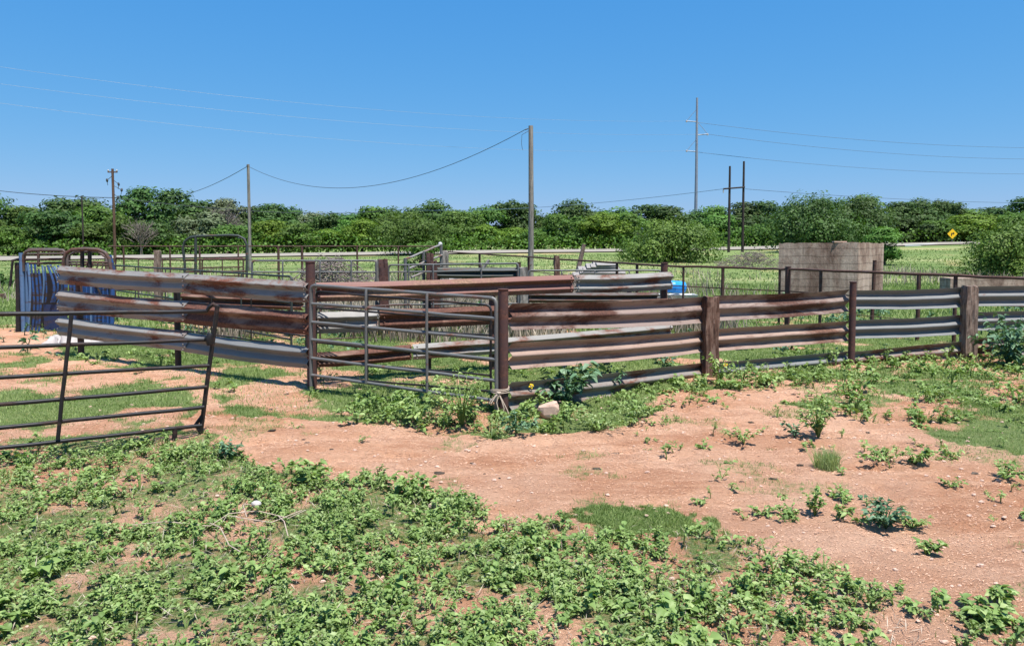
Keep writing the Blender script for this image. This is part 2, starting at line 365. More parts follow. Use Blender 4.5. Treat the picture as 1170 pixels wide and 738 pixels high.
# ---------------------------------------------------------------- leaf batches
def norm(a): return a/np.maximum(np.linalg.norm(a, axis=-1, keepdims=True), 1e-9)
def leaves(B, D, L, W, up=None, fold=.25, droop=.2, rnd=None):
    """batch of pointed folded leaves: 8 verts each"""
    n = len(B); D = norm(D); U = np.tile([0, 0, 1.], (n, 1)) if up is None else norm(up)
    Sd = norm(np.cross(D, U)+1e-6); Nn = norm(np.cross(Sd, D))
    L = np.broadcast_to(L, n)[:, None]; W = np.broadcast_to(W, n)[:, None]; fo = fold*W
    def pt(t, s, k=0): return B + D*L*t + Sd*W*s + Nn*(fo*abs(s)*2) - np.array([0, 0, 1.])*droop*L*t*t
    V = np.stack([pt(0, 0), pt(.28, .46), pt(.30, 0), pt(.28, -.46), pt(.66, .36), pt(.66, 0), pt(.66, -.36), pt(1, 0)], 1).reshape(-1, 3)
    o = (np.arange(n)*8)[:, None]
    T3 = np.concatenate([o+np.array([[0, 2, 1]]), o+np.array([[0, 3, 2]]), o+np.array([[4, 5, 7]]), o+np.array([[5, 6, 7]])])
    T4 = np.concatenate([o+np.array([[1, 2, 5, 4]]), o+np.array([[2, 3, 6, 5]])])
    r = rng.random(n) if rnd is None else rnd
    return V, T3, T4, np.repeat(r, 8)
def cards(B, D, U, L, W, rnd=None):
    """kite shaped leaf clumps: 4 verts each"""
    n = len(B); D = norm(D); Sd = norm(np.cross(D, U)+1e-6); L = np.broadcast_to(L, n)[:, None]; W = np.broadcast_to(W, n)[:, None]
    Nn = np.cross(Sd, D)
    V = np.stack([B, B+D*L*.5+Sd*W*.5+Nn*W*.12, B+D*L, B+D*L*.45-Sd*W*.5+Nn*W*.12], 1).reshape(-1, 3)
    o = (np.arange(n)*4)[:, None]; r = rng.random(n) if rnd is None else rnd
    return V, o+np.array([[0, 1, 2, 3]]), np.repeat(r, 4)
def blades(B, hgts, wid, lean, rnd=None):
    """grass blades: one bent triangle pair"""
    n = len(B); a = rng.random(n)*2*np.pi; d = np.stack([np.cos(a), np.sin(a), np.zeros(n)], 1); a2 = rng.random(n)*2*np.pi
    s = np.stack([np.cos(a2), np.sin(a2), np.zeros(n)], 1); h = np.broadcast_to(hgts, n)[:, None]; w_ = np.broadcast_to(wid, n)[:, None]; l = lean*h*rng.random((n, 1))
    z = np.array([0, 0, 1.])
    V = np.stack([B-s*w_/2, B+s*w_/2, B+z*h*.55+d*l*.35-s*w_*.35, B+z*h*.55+d*l*.35+s*w_*.35, B+z*h*.95+d*l], 1).reshape(-1, 3)
    o = (np.arange(n)*5)[:, None]; r = rng.random(n) if rnd is None else rnd
    return V, o+np.array([[2, 3, 4]]), o+np.array([[0, 1, 3, 2]]), np.repeat(r, 5)
def rand3(n): return norm(rng.normal(size=(n, 3)))

# ---------------------------------------------------------------- plants
def weed_arrays(h, r, n, ls, up=.35, wr=.62):
    """one leafy weed, base at the origin; returns leaf arrays + stems"""
    nb = max(3, int(n/9)); ba = rng.random(nb)*2*np.pi; br = r*(.35+.65*rng.random(nb)); bh = h*(.45+.55*rng.random(nb))
    k = rng.integers(0, nb, n); t = .25+.75*rng.random(n)**.8
    cx = np.cos(ba[k])*br[k]*t**1.2; cy = np.sin(ba[k])*br[k]*t**1.2; cz = bh[k]*t**.8
    B = np.stack([cx, cy, cz], 1); a = ba[k]+rng.normal(0, 1.3, n)
    D = np.stack([np.cos(a), np.sin(a), up+rng.normal(0, .35, n)], 1)
    L = ls*(.55+.75*rng.random(n)); V, a3, a4, rr = leaves(B, D, L, L*(wr+.25*rng.random(n)), up=np.stack([rng.normal(0, .35, n), rng.normal(0, .35, n), np.ones(n)], 1), droop=.35)
    # stems
    sv = []; sf = []
    for i in range(nb):
        base = len(sv)
        for q in range(4):
            tt = q/3; p = np.array([math.cos(ba[i])*br[i]*tt**1.2, math.sin(ba[i])*br[i]*tt**1.2, bh[i]*tt**.8])
            wv = np.array([-math.sin(ba[i]), math.cos(ba[i]), 0])*.004*(1.4-tt) * (1+h); sv += [p-wv, p+wv]
            if q: sf.append([base+2*q-2, base+2*q-1, base+2*q+1, base+2*q])
    n0 = len(V); V = np.concatenate([V, np.array(sv)]); a4 = np.concatenate([a4, np.array(sf)+n0]); rr = np.concatenate([rr, np.full(len(sv), .2)])
    return V, a3, a4, rr
def merge(parts):
    V = []; A3 = []; A4 = []; Rr = []; o = 0
    for v_, a3, a4, r_ in parts:
        V.append(v_); A3.append(a3+o); A4.append(a4+o); Rr.append(r_); o += len(v_)
    return np.concatenate(V), np.concatenate(A3), np.concatenate(A4), np.concatenate(Rr)
def scatter(name, mat, label, variants, pts, scales, cat='weeds'):
    parts = []
    for (x, y), s in zip(pts, scales):
        v_, a3, a4, r_ = variants[rng.integers(len(variants))]; a = rng.random()*6.283; c, s_ = math.cos(a), math.sin(a)
        q = v_*s; q = np.stack([q[:, 0]*c-q[:, 1]*s_+x, q[:, 0]*s_+q[:, 1]*c+y, q[:, 2]], 1); q[:, 2] += H1(x, y)
        parts.append((q, a3, a4, np.clip(r_*.6+.5*rng.random()-.05+rng.normal(0, .05), 0, 1)))
    V, a3, a4, r_ = merge(parts)
    o = link(name, np_mesh(name, V, [a3, a4], {'rnd': r_}), mat); tag(o, label, cat, None, 'stuff'); return o

VW = []
for i in range(6): VW.append(weed_arrays(.05+.08*rng.random(), .07+.05*rng.random(), 16, .036+.026*rng.random(), .5, .6))
for i in range(5): VW.append(weed_arrays(.07+.07*rng.random(), .06+.06*rng.random(), 20, .045+.02*rng.random(), .6, .28))
for i in range(3): VW.append(weed_arrays(.17, .045, 18, .045, .5, .4))
for i in range(3): VW.append(weed_arrays(.025, .10, 14, .045, .12, .45))
VL = [weed_arrays(.03+.10*rng.random(), .05+.08*rng.random(), 34, .020+.014*rng.random(), .7, .35+.3*rng.random()) for i in range(8)]
def sample(poly_fn, x0, x1, y0, y1, n):
    x = rng.uniform(x0, x1, n); y = rng.uniform(y0, y1, n); k = poly_fn(x, y); return np.stack([x[k], y[k]], 1)
def infr(x, y, m=.12): return np.abs(x) < y*(.70+m)+.4
# broad leaf weeds in the foreground
def front_fn(x, y):
    f = zones(x, y)[0] & ~zones(x, y)[4]
    n = fbm(x*2.1+60, y*2.1+3, 3); n2 = fbm(x*5+11, y*6+3, 2); d = np.clip((n-.26)*3.4, .16, 1)*np.clip((n2-.28)*3, .2, 1)*np.clip(1.15-(x-.6)*.24, .25, 1)
    d = d*np.clip(1.15-(y-5.3)*.20*(x < 0), .35, 1)
    return f & (rng.random(len(x)) < d) & infr(x, y)
pts = sample(front_fn, -8, 8, 3.3, 9.0, 23000); 
scatter('weeds', M['weed'], 'dense low broad-leaved weeds covering the near dirt', VW, pts, rng.uniform(.45, 1.0, len(pts))*(1+.4*(rng.random(len(pts)) < .12)))
pts = sample(front_fn, -8, 8, 3.3, 9.0, 15000)
scatter('weeds', M['weed_light'], 'lighter small-leaved weeds mixed through the near ground cover', VL, pts, rng.uniform(.6, 1.3, len(pts)))
# weeds along the fences and on the right
def fence_fn(x, y):
    z_ = zones(x, y); n = fbm(x*1.3+20, y*1.3+9, 3)
    band = np.zeros(x.shape)
    a = P((400, 476), (470, 486), (560, 494), (640, 490), (720, 482), (760, 452), (850, 442), (1000, 432), (1300, 436)); b2 = P((400, 455), (470, 460), (560, 468), (640, 462), (720, 445), (760, 432), (850, 425), (1000, 414), (1300, 404))
    for q in np.linspace(0, 1, 4):
        c = a*(1-q)+b2*q; yy = np.interp(x, c[:, 0], c[:, 1], left=-99); band = np.maximum(band, np.exp(-((y-yy)/.35)**2))
    d = np.maximum(band, z_[2]*np.clip((n-.38)*4, 0, .9)); d = np.maximum(d, z_[1]*np.clip((n-.55)*2.2, 0, .3))
    return (rng.random(len(x)) < d*np.clip((n-.25)*4, .2, 1)) & infr(x, y)
pts = sample(fence_fn, -9, 13, 9, 15.5, 5200)
scatter('weeds', M['weed'], 'leafy weeds growing along the foot of the pens', VW, pts, rng.uniform(.8, 1.9, len(pts)))
pts = sample(fence_fn, -9, 13, 9, 15.5, 2600)
scatter('weeds', M['weed_light'], 'pale green weeds growing along the foot of the pens', VL, pts, rng.uniform(.7, 1.5, len(pts)))
def seed_fn(x, y):
    n = fbm(x*1.1+33, y*1.1+12, 3); return (x > 1.5) & ~zones(x, y)[0] & (rng.random(len(x)) < np.clip((n-.50)*5, .015, .8)) & infr(x, y)
pts = sample(seed_fn, 1.5, 10, 6, 12.5, 1500)
scatter('weeds', M['weed'], 'small low weeds and seedlings dotted over the right dirt', VW+VL, pts, rng.uniform(.4, 1.15, len(pts)))
def pen_fn(x, y): return (fbm(x*.5+5, y*.5+1, 3) > .5) & infr(x, y) & (rng.random(len(x)) < .8)
pts = sample(pen_fn, -14, 20, 15, 32, 1500)
scatter('weeds', M['weed_blue'], 'blue-green weeds in the paddock beyond the pens', VW, pts, rng.uniform(1.5, 3.2, len(pts)))

# grass
def make_grass(name, label, mat, x0, x1, y0, y1, n, h, wd, lean=.7, fn=None):
    x = rng.uniform(x0, x1, n); y = y0+(y1-y0)*rng.random(n); k = infr(x, y)
    x, y = x[k], y[k]; c = (fn or grass_cover)(x, y); k = rng.random(len(x)) < c; x, y = x[k], y[k]
    B = np.stack([x, y, hgt(x, y)-.005], 1); hh = h*(.5+.9*rng.random(len(x)))*(.55+.9*fbm(x*.9+3, y*.9, 2))
    rn = np.clip(rng.normal(.45, .22, len(x))+(fbm(x*.8, y*.8+50, 3)-.5)*1.2, 0, 1)
    V, a3, a4, r_ = blades(B, hh, wd*(.6+.8*rng.random(len(x))), lean, rn)
    tag(link(name, np_mesh(name, V, [a3, a4], {'rnd': r_}), mat), label, 'grass', None, 'stuff')
make_grass('grass', 'short green grass between the near weeds', M['grass'], -8.5, 8.5, 3.3, 10.5, 230000, .04, .005, 1.2)
make_grass('grass', 'short green grass around and inside the pens', M['grass'], -12, 14, 9.5, 20, 330000, .05, .009, 1.1)
make_grass('grass', 'lush fine grass patch at the edge of the dirt track', M['grass'], 0.2, 3.2, 5.6, 7.2, 70000, .028, .006, 1.4, lambda x, y: zones(x, y)[4]*1.)
make_grass('grass', 'green grass in the paddock beyond the pens', M['grass'], -30, 34, 19, 42, 120000, .13, .03, .9)
def fieldfn(x, y): return np.clip((fbm(x*.12+9, y*.3+2, 3)-.35)*4, .1, 1)
make_grass('field_grass', 'tall seeding grass in the field before the road', M['drygrass'], -80, 90, 34, 92, 90000, .13, .09, .9, fieldfn)
def deadfn(x, y): return np.clip((fbm(x*.15+90, y*.15+2, 3)-.52)*9, 0, 1)
make_grass('dead_stalks', 'pale dead weed stalks standing behind the pens', M['drystalk'], -26, 40, 26, 60, 20000, .55, .04, .8, deadfn)

make_grass('dead_stalks', 'brown dead stalks and litter between the panels in the middle of the pens', M['drystalk'], -8, 6, 17, 29, 30000, .45, .03, .7, lambda x, y: np.clip((fbm(x*.4+3, y*.4+2, 3)-.40)*6, 0, 1))
# straw and chips on the dirt
n = 300000; x = rng.uniform(-9, 11, n); y = 3.6+(14-3.6)*rng.random(n)**1.2; k = infr(x, y) & (grass_cover(x, y) < .3) & (rng.random(n) < .25+.9*fbm(x*.8, y*1.6, 3)); x, y = x[k], y[k]; n = len(x)
a = rng.normal(0, .9, n); D = np.stack([np.cos(a), np.sin(a), rng.normal(0, .12, n)], 1)
V, q4, r_ = cards(np.stack([x, y, hgt(x, y)+.006], 1), D, np.tile([0, 0, 1.], (n, 1)), rng.uniform(.010, .016+.0045*y, n), rng.uniform(.002, .003+.0007*y, n))
tag(link('straw', np_mesh('straw', V, [q4], {'rnd': r_}), M['straw']), 'straw bits and wood chips trodden into the dirt track', 'straw', None, 'stuff')
n = 14000; x = rng.uniform(-7, 7, n); y = rng.uniform(3.4, 8.5, n); k = infr(x, y) & zones(x, y)[0]; x, y = x[k], y[k]; n = len(x)
a = rng.random(n)*6.283; D = np.stack([np.cos(a), np.sin(a), rng.normal(.15, .25, n)], 1)
V, q4, r_ = cards(np.stack([x, y, hgt(x, y)+.01+.03*rng.random(n)], 1), D, np.tile([0, 0, 1.], (n, 1)), rng.uniform(.03, .16, n), rng.uniform(.003, .006, n))
tag(link('dead_stems', np_mesh('dead_stems', V, [q4], {'rnd': r_}), M['drystalk']), 'dry dead stems lying among the near weeds', 'dead stems', None, 'stuff')
mb = MB()
for i in range(70):
    x = random.uniform(-3.5, 6); y = random.uniform(7, 12); r_ = random.uniform(.012, .035)
    if abs(x) < y*.72: mb.ball((x, y, H1(x, y)+r_*.15), r_, 7, 4, (random.uniform(1, 2), 1, .4), .3)
tag(mb.build('dry_dung', M['bark'], None, False), 'small dark crumbs of dry dung on the dirt track', 'dung', None, 'stuff')
# clods
mb = MB()
for i in range(900):
    x = random.uniform(-6, 8); y = random.uniform(4, 12.5)
    if abs(x) > y*.75+.3: continue
    r_ = random.uniform(.006, .022); mb.ball((x, y, H1(x, y)+r_*.3), r_, 6, 4, (1.2, 1, .6), .25)
tag(mb.build('clods', M['rock'], None, False), 'small clods and pebbles strewn over the dirt track', 'clods', None, 'stuff')

# ---------------------------------------------------------------- guardrail beams
PROF_T = [0, .03, .19, .225, .26, .29, .44, .47, .53, .56, .71, .74, .775, .81, .97, 1.0]
PROF_D = [.0, .004, .074, .083, .083, .074, .010, .0, .0, .010, .074, .083, .083, .074, .004, .0]
def beam(mb, A0, A1, B0, B1, face=1, dents=.008, n=26, wave=1.0, bolts=True, tilt=0):
    """A0/A1 top and bottom at one end, B0/B1 at the other; face=1 ridges to the viewer, -1 the back side"""
    d = (B0-A0); d.z = 0; d.normalize(); nrm = Vector((d.y, -d.x, 0))
    if nrm.y > 0: nrm = -nrm
    ph = random.random()*10; vs = []; K = len(PROF_T); tk = .004
    for i in range(n+1):
        s = i/n; a = lerp(A0, B0, s); b_ = lerp(A1, B1, s)
        dz = dents*wave*(math.sin(s*5+ph)+.25*math.sin(s*17+ph*2))*.6
        dn = dents*(math.sin(s*5+ph*3)+.7*math.sin(s*23+ph))
        sag = -.012*4*s*(1-s)
        for layer in (0, 1):
            low = .55 if (face == 1 and tilt > 0) else 1
            for t, dd in zip(PROF_T, PROF_D):
                w_ = dents*.12*math.sin(s*31+t*9+ph)+dents*.10*math.sin(s*57+t*4)
                p = lerp(a, b_, t) + nrm*(face*(dd*1.1*(low if t > .5 else 1)-.04) + dn + w_ - layer*tk + tilt*(t-.5)) + Vector((0, 0, dz+sag+(w_ if t in (0, 1) else 0)))
                vs.append(p)
    fs = []; W2 = 2*K
    for i in range(n):
        for k in range(K-1):
            a = i*W2+k; fs.append((a, a+1, a+1+W2, a+W2)); a2 = i*W2+K+k; fs.append((a2, a2+W2, a2+W2+1, a2+1))
        fs.append((i*W2, (i+1)*W2, (i+1)*W2+K, i*W2+K)); fs.append((i*W2+K-1, i*W2+2*K-1, (i+1)*W2+2*K-1, (i+1)*W2+K-1))
    for i in (0, n):
        for k in range(K-1): fs.append((i*W2+k, i*W2+k+K, i*W2+k+1+K, i*W2+k+1))
    mb.add(vs, fs)
    if bolts:
        for s in (.012, .988, .47):
            for t in (.12, .38, .62, .88) if s != .47 else (.5,):
                p = lerp(lerp(A0, B0, s), lerp(A1, B1, s), t) + nrm*(face*(.01 if t == .5 else .035)+.0); mb.ball(p, .014, 6, 4, (1, 1, 1))
def rail(parent, mat, e0, e1, face=1, dents=.008, label=None, tilt=0):
    """e = (px, ytop, ybottom, Y)"""
    mb = MB(); beam(mb, at(e0[0], e0[1], e0[3]), at(e0[0], e0[2], e0[3]), at(e1[0], e1[1], e1[3]), at(e1[0], e1[2], e1[3]), face, dents, tilt=tilt)
    return mb.build('rail', M[mat], parent, True, label)
def pipe_post(parent, mat, px, ytop, Y, r=.06, name='post', label=None, off=.0, lean=0, cap=True):
    t = at(px, ytop, Y); t.y += off; b_ = Vector((t.x-lean, t.y, H1(t.x, t.y)-.25)); mb = MB(); mb.tube([b_, lerp(b_, t, .5), t], r, 14)
    if cap: mb.tube([t, t+Vector((0, 0, .012))], r*1.12, 14)
    return mb.build(name, M[mat], parent, True, label)
def tie_post(parent, mat, px, ytop, Y, w_=.24, d_=.2, rot=.2, label=None, name='post', off=0):
    """weathered square timber, split top and worn edges"""
    t = at(px, ytop, Y); t.y += off; z0 = H1(t.x, t.y)-.25; mb = MB(); n = 18; sec = []
    q = [(-.5, -.5), (-.18, -.52), (.02, -.47), (.2, -.52), (.5, -.5), (.52, 0), (.5, .5), (0, .51), (-.5, .5), (-.52, .05)]
    vs = []; ph = random.random()*9
    for i in range(n+1):
        z = lerp(z0, t.z, i/n); k = 1-.03*(i/n)
        for j, (a, b_) in enumerate(q):
            jx = .012*math.sin(z*9+j*2.1+ph)+random.uniform(-.005, .005); kk = k*(.95 if i == n else 1); zz = z + (random.uniform(-.03, .012) if i == n else 0)
            x = a*w_*kk+jx; y = b_*d_*kk+jx*.6; vs.append((t.x+x*math.cos(rot)-y*math.sin(rot)+.01*math.sin(z*2+ph), t.y+x*math.sin(rot)+y*math.cos(rot), zz))
    m_ = len(q); fs = [(i*m_+k, i*m_+(k+1) % m_, (i+1)*m_+(k+1) % m_, (i+1)*m_+k) for i in range(n) for k in range(m_)]
    cz = len(vs); vs.append((t.x, t.y, t.z-.01)); fs += [(n*m_+k, n*m_+(k+1) % m_, cz) for k in range(m_)]
    mb.add(vs, fs); return mb.build(name, M[mat], parent, False, label)

# right hand guardrail fence, seen from the back of the rails
Y0, Y1, Y2, Y3 = 9.97, 12.9, 14.2, 14.8
f = T('guardrail_fence', 'brown and silver guardrail fence running right from the maroon corner post', 'fence', G(575, 474))
pipe_post(f, 'post_rust', 575, 331, Y0, .068, label='maroon steel corner post')
tie_post(f, 'tie', 810.5, 338, Y1, .25, .2, .25, label='dark weathered timber post', off=-.10)
pipe_post(f, 'post_rust', 971, 322, Y2, .062, label='thin maroon steel post', off=-.14)
tie_post(f, 'tie_grey', 1105, 326, Y3, .25, .2, .1, label='pale grey timber post', off=-.10)
tie_post(f, 'tie_grey', 1330, 318, 15.3, .25, .2, .1, label='pale grey timber post', off=-.10)
R3 = [('brown_rail', (583, 347, 377, Y0), (806, 339, 369, Y1)), ('tan_rail', (583, 392, 422, Y0), (806, 377, 402, Y1)), ('galv_rust', (583, 436, 468, Y0), (806, 414, 438, Y1)),
      ('brown_rail', (814, 338, 367, Y1), (969, 331, 356, Y2)), ('tan_rail', (814, 375.5, 401, Y1), (969, 366, 389, Y2)), ('galv_dark', (814, 413, 436, Y1), (969, 401, 422, Y2)),
      ('galv_dark', (973, 332, 353, Y2), (1103, 328, 351, Y3)), ('galv_dark', (973, 366, 387, Y2), (1103, 359, 381, Y3)), ('galv_rust', (973, 401, 422, Y2), (1103, 389, 410, Y3)),
      ('galv_dark', (1107, 327.5, 350, Y3), (1330, 322, 345, 15.3)), ('galv_dark', (1107, 357, 378, Y3), (1330, 349, 371, 15.3)), ('galv_rust', (1107, 386, 407, Y3), (1330, 376, 397, 15.3))]
LB = {'brown_rail': 'rust brown guardrail', 'tan_rail': 'tan weathered guardrail', 'galv_rust': 'dull grey guardrail with rust', 'galv': 'silver grey guardrail', 'galv_dark': 'dull silver guardrail', 'red_rail': 'rusty red guardrail', 'rust_rail': 'heavily rusted guardrail'}
for mt, a, b_ in R3: rail(f, mt, a, b_, -1, .010, LB[mt])

# left guardrail fence
YA, YB = 11.7, 15.2
f = T('guardrail_fence', 'grey and rusty guardrail fence running left from the grey pipe gate to the blue chute', 'fence', G(352, 445))
pipe_post(f, 'post_rust', 352.5, 300, YA, .075, label='tall dark brown end post', off=.1)
pipe_post(f, 'black', 198, 318, 13.4, .055, off=.12); pipe_post(f, 'post_rust', 86, 312, 14.95, .06, off=.12)
def ip(t, y0, y1): return y0+(y1-y0)*t
YM = YA*YB/(YB+(YA-YB)*.5)          # depth at the mid pixel of the line
for (l0, l1, r0, r1), (m1, m2) in (((304, 325, 321.5, 346), ('galv', 'galv')), ((332, 356, 357.5, 383), ('galv_rust', 'rust_rail')), ((362.5, 383, 397, 422), ('galv', 'galv_dark'))):
    rail(f, m1, (66, l0, l1, YB), (213, (l0+r0)/2-.4, (l1+r1)/2-.4, YM-.05), 1, .010, LB[m1], .022); rail(f, m2, (209, (l0+r0)/2, (l1+r1)/2, YM), (351, r0, r1, YA), 1, .008, LB[m2], .022)

# middle guardrail fence (behind the grey gate)
YC, YD = 12.0, 14.7
f = T('guardrail_fence', 'inner fence of red, silver and rusty guardrails crossing behind the grey pipe gate', 'fence', G(560, 425))
pipe_post(f, 'post_rust', 761, 301, YD, .07, label='dark end post', off=.16); pipe_post(f, 'post_rust', 562, 326, 13.2, .06, off=.14); pipe_post(f, 'black', 488, 330, 12.8, .05, off=.14)
def YX(px, xa=362, xb=768, ya=YC, yb=YD):
    t = (px-xa)/(xb-xa); return 1/(1/ya+(1/yb-1/ya)*t)
def seg(ya, yb, x): t = (x-362)/(768-362); return ya+(yb-ya)*t
for (l0, l1, r0, r1), parts in (((323, 345, 311, 331), ((362, 655, 'red_rail'), (659, 768, 'galv'))), ((357, 381.5, 341, 359), ((362, 432, 'galv'), (434, 768, 'rust_rail'))), ((403, 420, 370, 388), ((362, 470, 'rust_rail'), (472, 768, 'galv')))):
    for xa, xb, mt in parts:
        rail(f, mt, (xa, seg(l0, r0, xa), seg(l1, r1, xa), YX(xa)), (xb, seg(l0, r0, xb), seg(l1, r1, xb), YX(xb)), 1, .009, LB[mt], .03)

# green-grey guardrail further in
f = T('guardrail_fence', 'single dark green guardrail on posts behind the inner fence', 'fence', G(545, 366))
rail(f, 'pipe_green', (499, 305.5, 318, 22), (591, 305.5, 318, 22), 1, .005); pipe_post(f, 'pipe_rust', 592.5, 300, 22, .07, off=-.12); pipe_post(f, 'pipe_rust', 500, 300, 22, .07, off=.1)

f = T('guardrail_fence', 'short rusty guardrail on posts deep in the pen behind the left guardrails', 'fence', at(280, 385, 19)*1)
rail(f, 'rust_rail', (206, 335, 348, 20), (346, 341, 355, 18), 1, .006); pipe_post(f, 'black', 232, 331, 19.6, .06, off=.12); pipe_post(f, 'black', 330, 336, 18.3, .06, off=.12)
f = T('guardrail_fence', 'dark guardrail low behind the silver end of the inner fence', 'fence', at(680, 385, 18)*1)
rail(f, 'pipe_brown', (604, 334, 346, 18), (752, 334, 345, 18.6), 1, .006); pipe_post(f, 'black', 640, 330, 18.1, .06, off=.12); pipe_post(f, 'black', 720, 330, 18.5, .06, off=.12)
# ---------------------------------------------------------------- pipe gates and panels
def panel(name, label, cat, eA, eB, mat, rr=.02, uprights=(.34, .67), foot=True, group=None, partname='rail', corner=True, doubled=None, mats=None):
    """eA=(px, [y of each bar], Y, ybottom)"""
    base = at((eA[0]+eB[0])/2, 0, (eA[2]+eB[2])/2); base.z = 0; t = T(name, label, cat, base, group); M_ = M[mat]
    pa = [at(eA[0], y, eA[2]) for y in eA[1]]; pb = [at(eB[0], y, eB[2]) for y in eB[1]]
    fa = at(eA[0], eA[3], eA[2]); fb = at(eB[0], eB[3], eB[2])
    dirv = (pb[0]-pa[0]).normalized(); k = .07
    # outer frame: stiles with rounded top corners joined to the top bar
    mb = MB(); mb.tube([pa[0]+dirv*k, pa[0]+dirv*k*.3-Vector((0, 0, k*.25)), pa[0]-Vector((0, 0, k))]+bend(pa[1], fa, 4, .004), rr*1.15, 10); mb.build('stile', M_, t)
    mb = MB(); mb.tube([pb[0]-dirv*k, pb[0]-dirv*k*.3-Vector((0, 0, k*.25)), pb[0]-Vector((0, 0, k))]+bend(pb[1], fb, 4, .004), rr*1.15, 10); mb.build('stile', M_, t)
    for i, (a, b_) in enumerate(zip(pa, pb)):
        mb = MB(); o = dirv*k if i == 0 else dirv*0; mb.tube(bend(a+o, b_-o, 8, .005), rr*(1.1 if i == 0 else 1), 10); mb.build(partname, M_, t)
    for u in uprights:
        a = lerp(pa[0], pb[0], u); b_ = lerp(pa[-1], pb[-1], u); n_ = dirv.cross(Vector((0, 0, 1))).normalized()*rr*1.6
        if n_.y > 0: n_ = -n_
        mb = MB(); mb.tube([a+n_*.6, a+n_*.9-Vector((0, 0, .03))]+bend(lerp(a, b_, .1)+n_, b_+n_, 4, .003), rr*.85, 8); mb.build('brace', M_, t)
    return t, pa, pb
# grey six bar gate tied to the corner post
gt, pa, pb = panel('pipe_gate', 'grey six-bar pipe gate tied with twine to the maroon corner post', 'gate', (355.5, [326, 347, 368, 388, 409, 428.5], 11.45, 446), (567, [341, 364, 387.5, 411, 435, 458], 9.95, 474), 'pipe', .024, (.335, .665))
# older dark panel standing right behind it
panel('corral_panel', 'thin dark corral panel standing close behind the grey pipe gate', 'panel', (361, [333, 352, 372, 391, 411, 430], 12.0, 440), (561, [349, 366, 383, 412, 429, 447], 10.9, 464), 'black', .016, (.32, .66))
# black leaning gate at the left
t = T('pipe_gate', 'black six-bar pipe gate, open and sagging, at the left edge', 'gate', G(229, 503))
Ya, Yb = 8.8, 7.5
BY0 = [358.5, 396, 430, 461, 487, 510]; BY1 = [355, 388, 417.5, 442, 465, 486]
def stx(y): return 248-(y-350)*20/153
pts_l = []; 
def gp(px, i_frac):  # point on the gate plane at photo x=px
    tt = px/240; Yv = 1/(1/Yb+(1/Ya-1/Yb)*tt); return Yv
for i in range(6):
    xe = stx(BY1[i]); a = at(xe, BY1[i], gp(xe, 0)); sl_ = (BY1[i]-BY0[i])/xe; xl = -215; b_ = at(xl, BY0[i]+sl_*xl*1.15, gp(xl, 0))
    mb = MB()
    if i == 0: mb.tube([at(248, 356, Ya), at(248.5, 350, Ya), at(244, 347.5, Ya), at(239, 351, Ya), at(236, 355.5, Ya)]+bend(at(230, 355.7, gp(230, 0)), b_, 9, .004), .024, 10)
    else: mb.tube(bend(a, b_, 10, .004), .022, 10)
    mb.build('rail', M['black'], t)
mb = MB(); mb.tube(bend(at(248.5, 349, Ya), at(228, 503, Ya), 6, .003), .026, 10); mb.build('stile', M['black'], t)
mb = MB(); mb.tube(bend(at(81.5, 360, gp(81, 0)-.03), at(66, 502, gp(66, 0)-.03), 6, .003), .021, 10); mb.build('brace', M['black'], t)
mb = MB(); mb.tube(bend(at(-130, 362, gp(-130, 0)-.03), at(-148, 528, gp(-148, 0)-.03), 6, .003), .021, 10); mb.build('brace', M['black'], t)
mb = MB(); mb.tube([at(200, 489, gp(200, 0)), at(199, 507, gp(200, 0))], .028, 10); mb.build('foot', M['black'], t)
mb = MB()
mb.tube([at(stx(380)-3, 381, Ya-.03), at(stx(384)-5, 386, Ya-.04), at(stx(391)-3, 394, Ya-.03)], [.03, .05, .035], 8); mb.build('latch', M['black'], t); mb = MB()
mb.tube([at(stx(478)-9, 487, Ya), at(stx(474), 474, Ya)], .022, 8); mb.tube([at(stx(480)-6, 487, Ya), at(stx(492), 495, Ya)], .02, 8)
mb.build('corner_brace', M['black'], t)

# twine round the corner post and gate stile
tw = T('twine', 'pale jute twine wound and knotted around the foot of the maroon corner post', 'twine', G(571, 474))
mb = MB()
cpos = at(571, 440, Y0); 
for i, zz in enumerate((.34, .31, .285)):
    c = Vector((cpos.x, Y0-.01, zz)); ps = []
    for k in range(25):
        a = 2*math.pi*k/24; ps.append(c+Vector((.125*math.cos(a), .088*math.sin(a), .012*math.sin(a*2+i)+.02*math.cos(a+i))))
    mb.tube(ps, .0075, 6, False)
mb.build('coil', M['rope'], tw)
mb = MB(); kx = cpos.x-.01; ky = Y0-.11
mb.ball((kx, ky, .30), .026, 8, 6, (1.2, .8, 1), .15)
for pts_ in ([(0, 0, .30), (-.05, -.02, .25), (-.10, -.03, .17), (-.13, -.02, .16), (-.11, -.01, .20), (-.02, 0, .29)], [(0, 0, .29), (.04, -.03, .2), (.07, -.04, .1), (.05, -.05, .02)], [(0, 0, .29), (.06, -.02, .18), (.11, -.03, .08), (.13, -.04, .03)], [(0, 0, .29), (-.03, -.03, .18), (.0, -.04, .06)]):
    mb.tube([(kx+a, ky+b_, c) for a, b_, c in pts_], .0075, 6)
mb.build('loose_end', M['rope'], tw)

# panel row behind the left guardrails
panel('corral_panel', 'green-grey pipe corral panel row behind the left guardrails', 'panel', (126, [303, 312, 321, 331, 340, 349], 24.5, 358), (333, [316, 330, 346, 361, 376, 388], 16.6, 398), 'pipe_green', .022, (.2, .4, .6, .8))
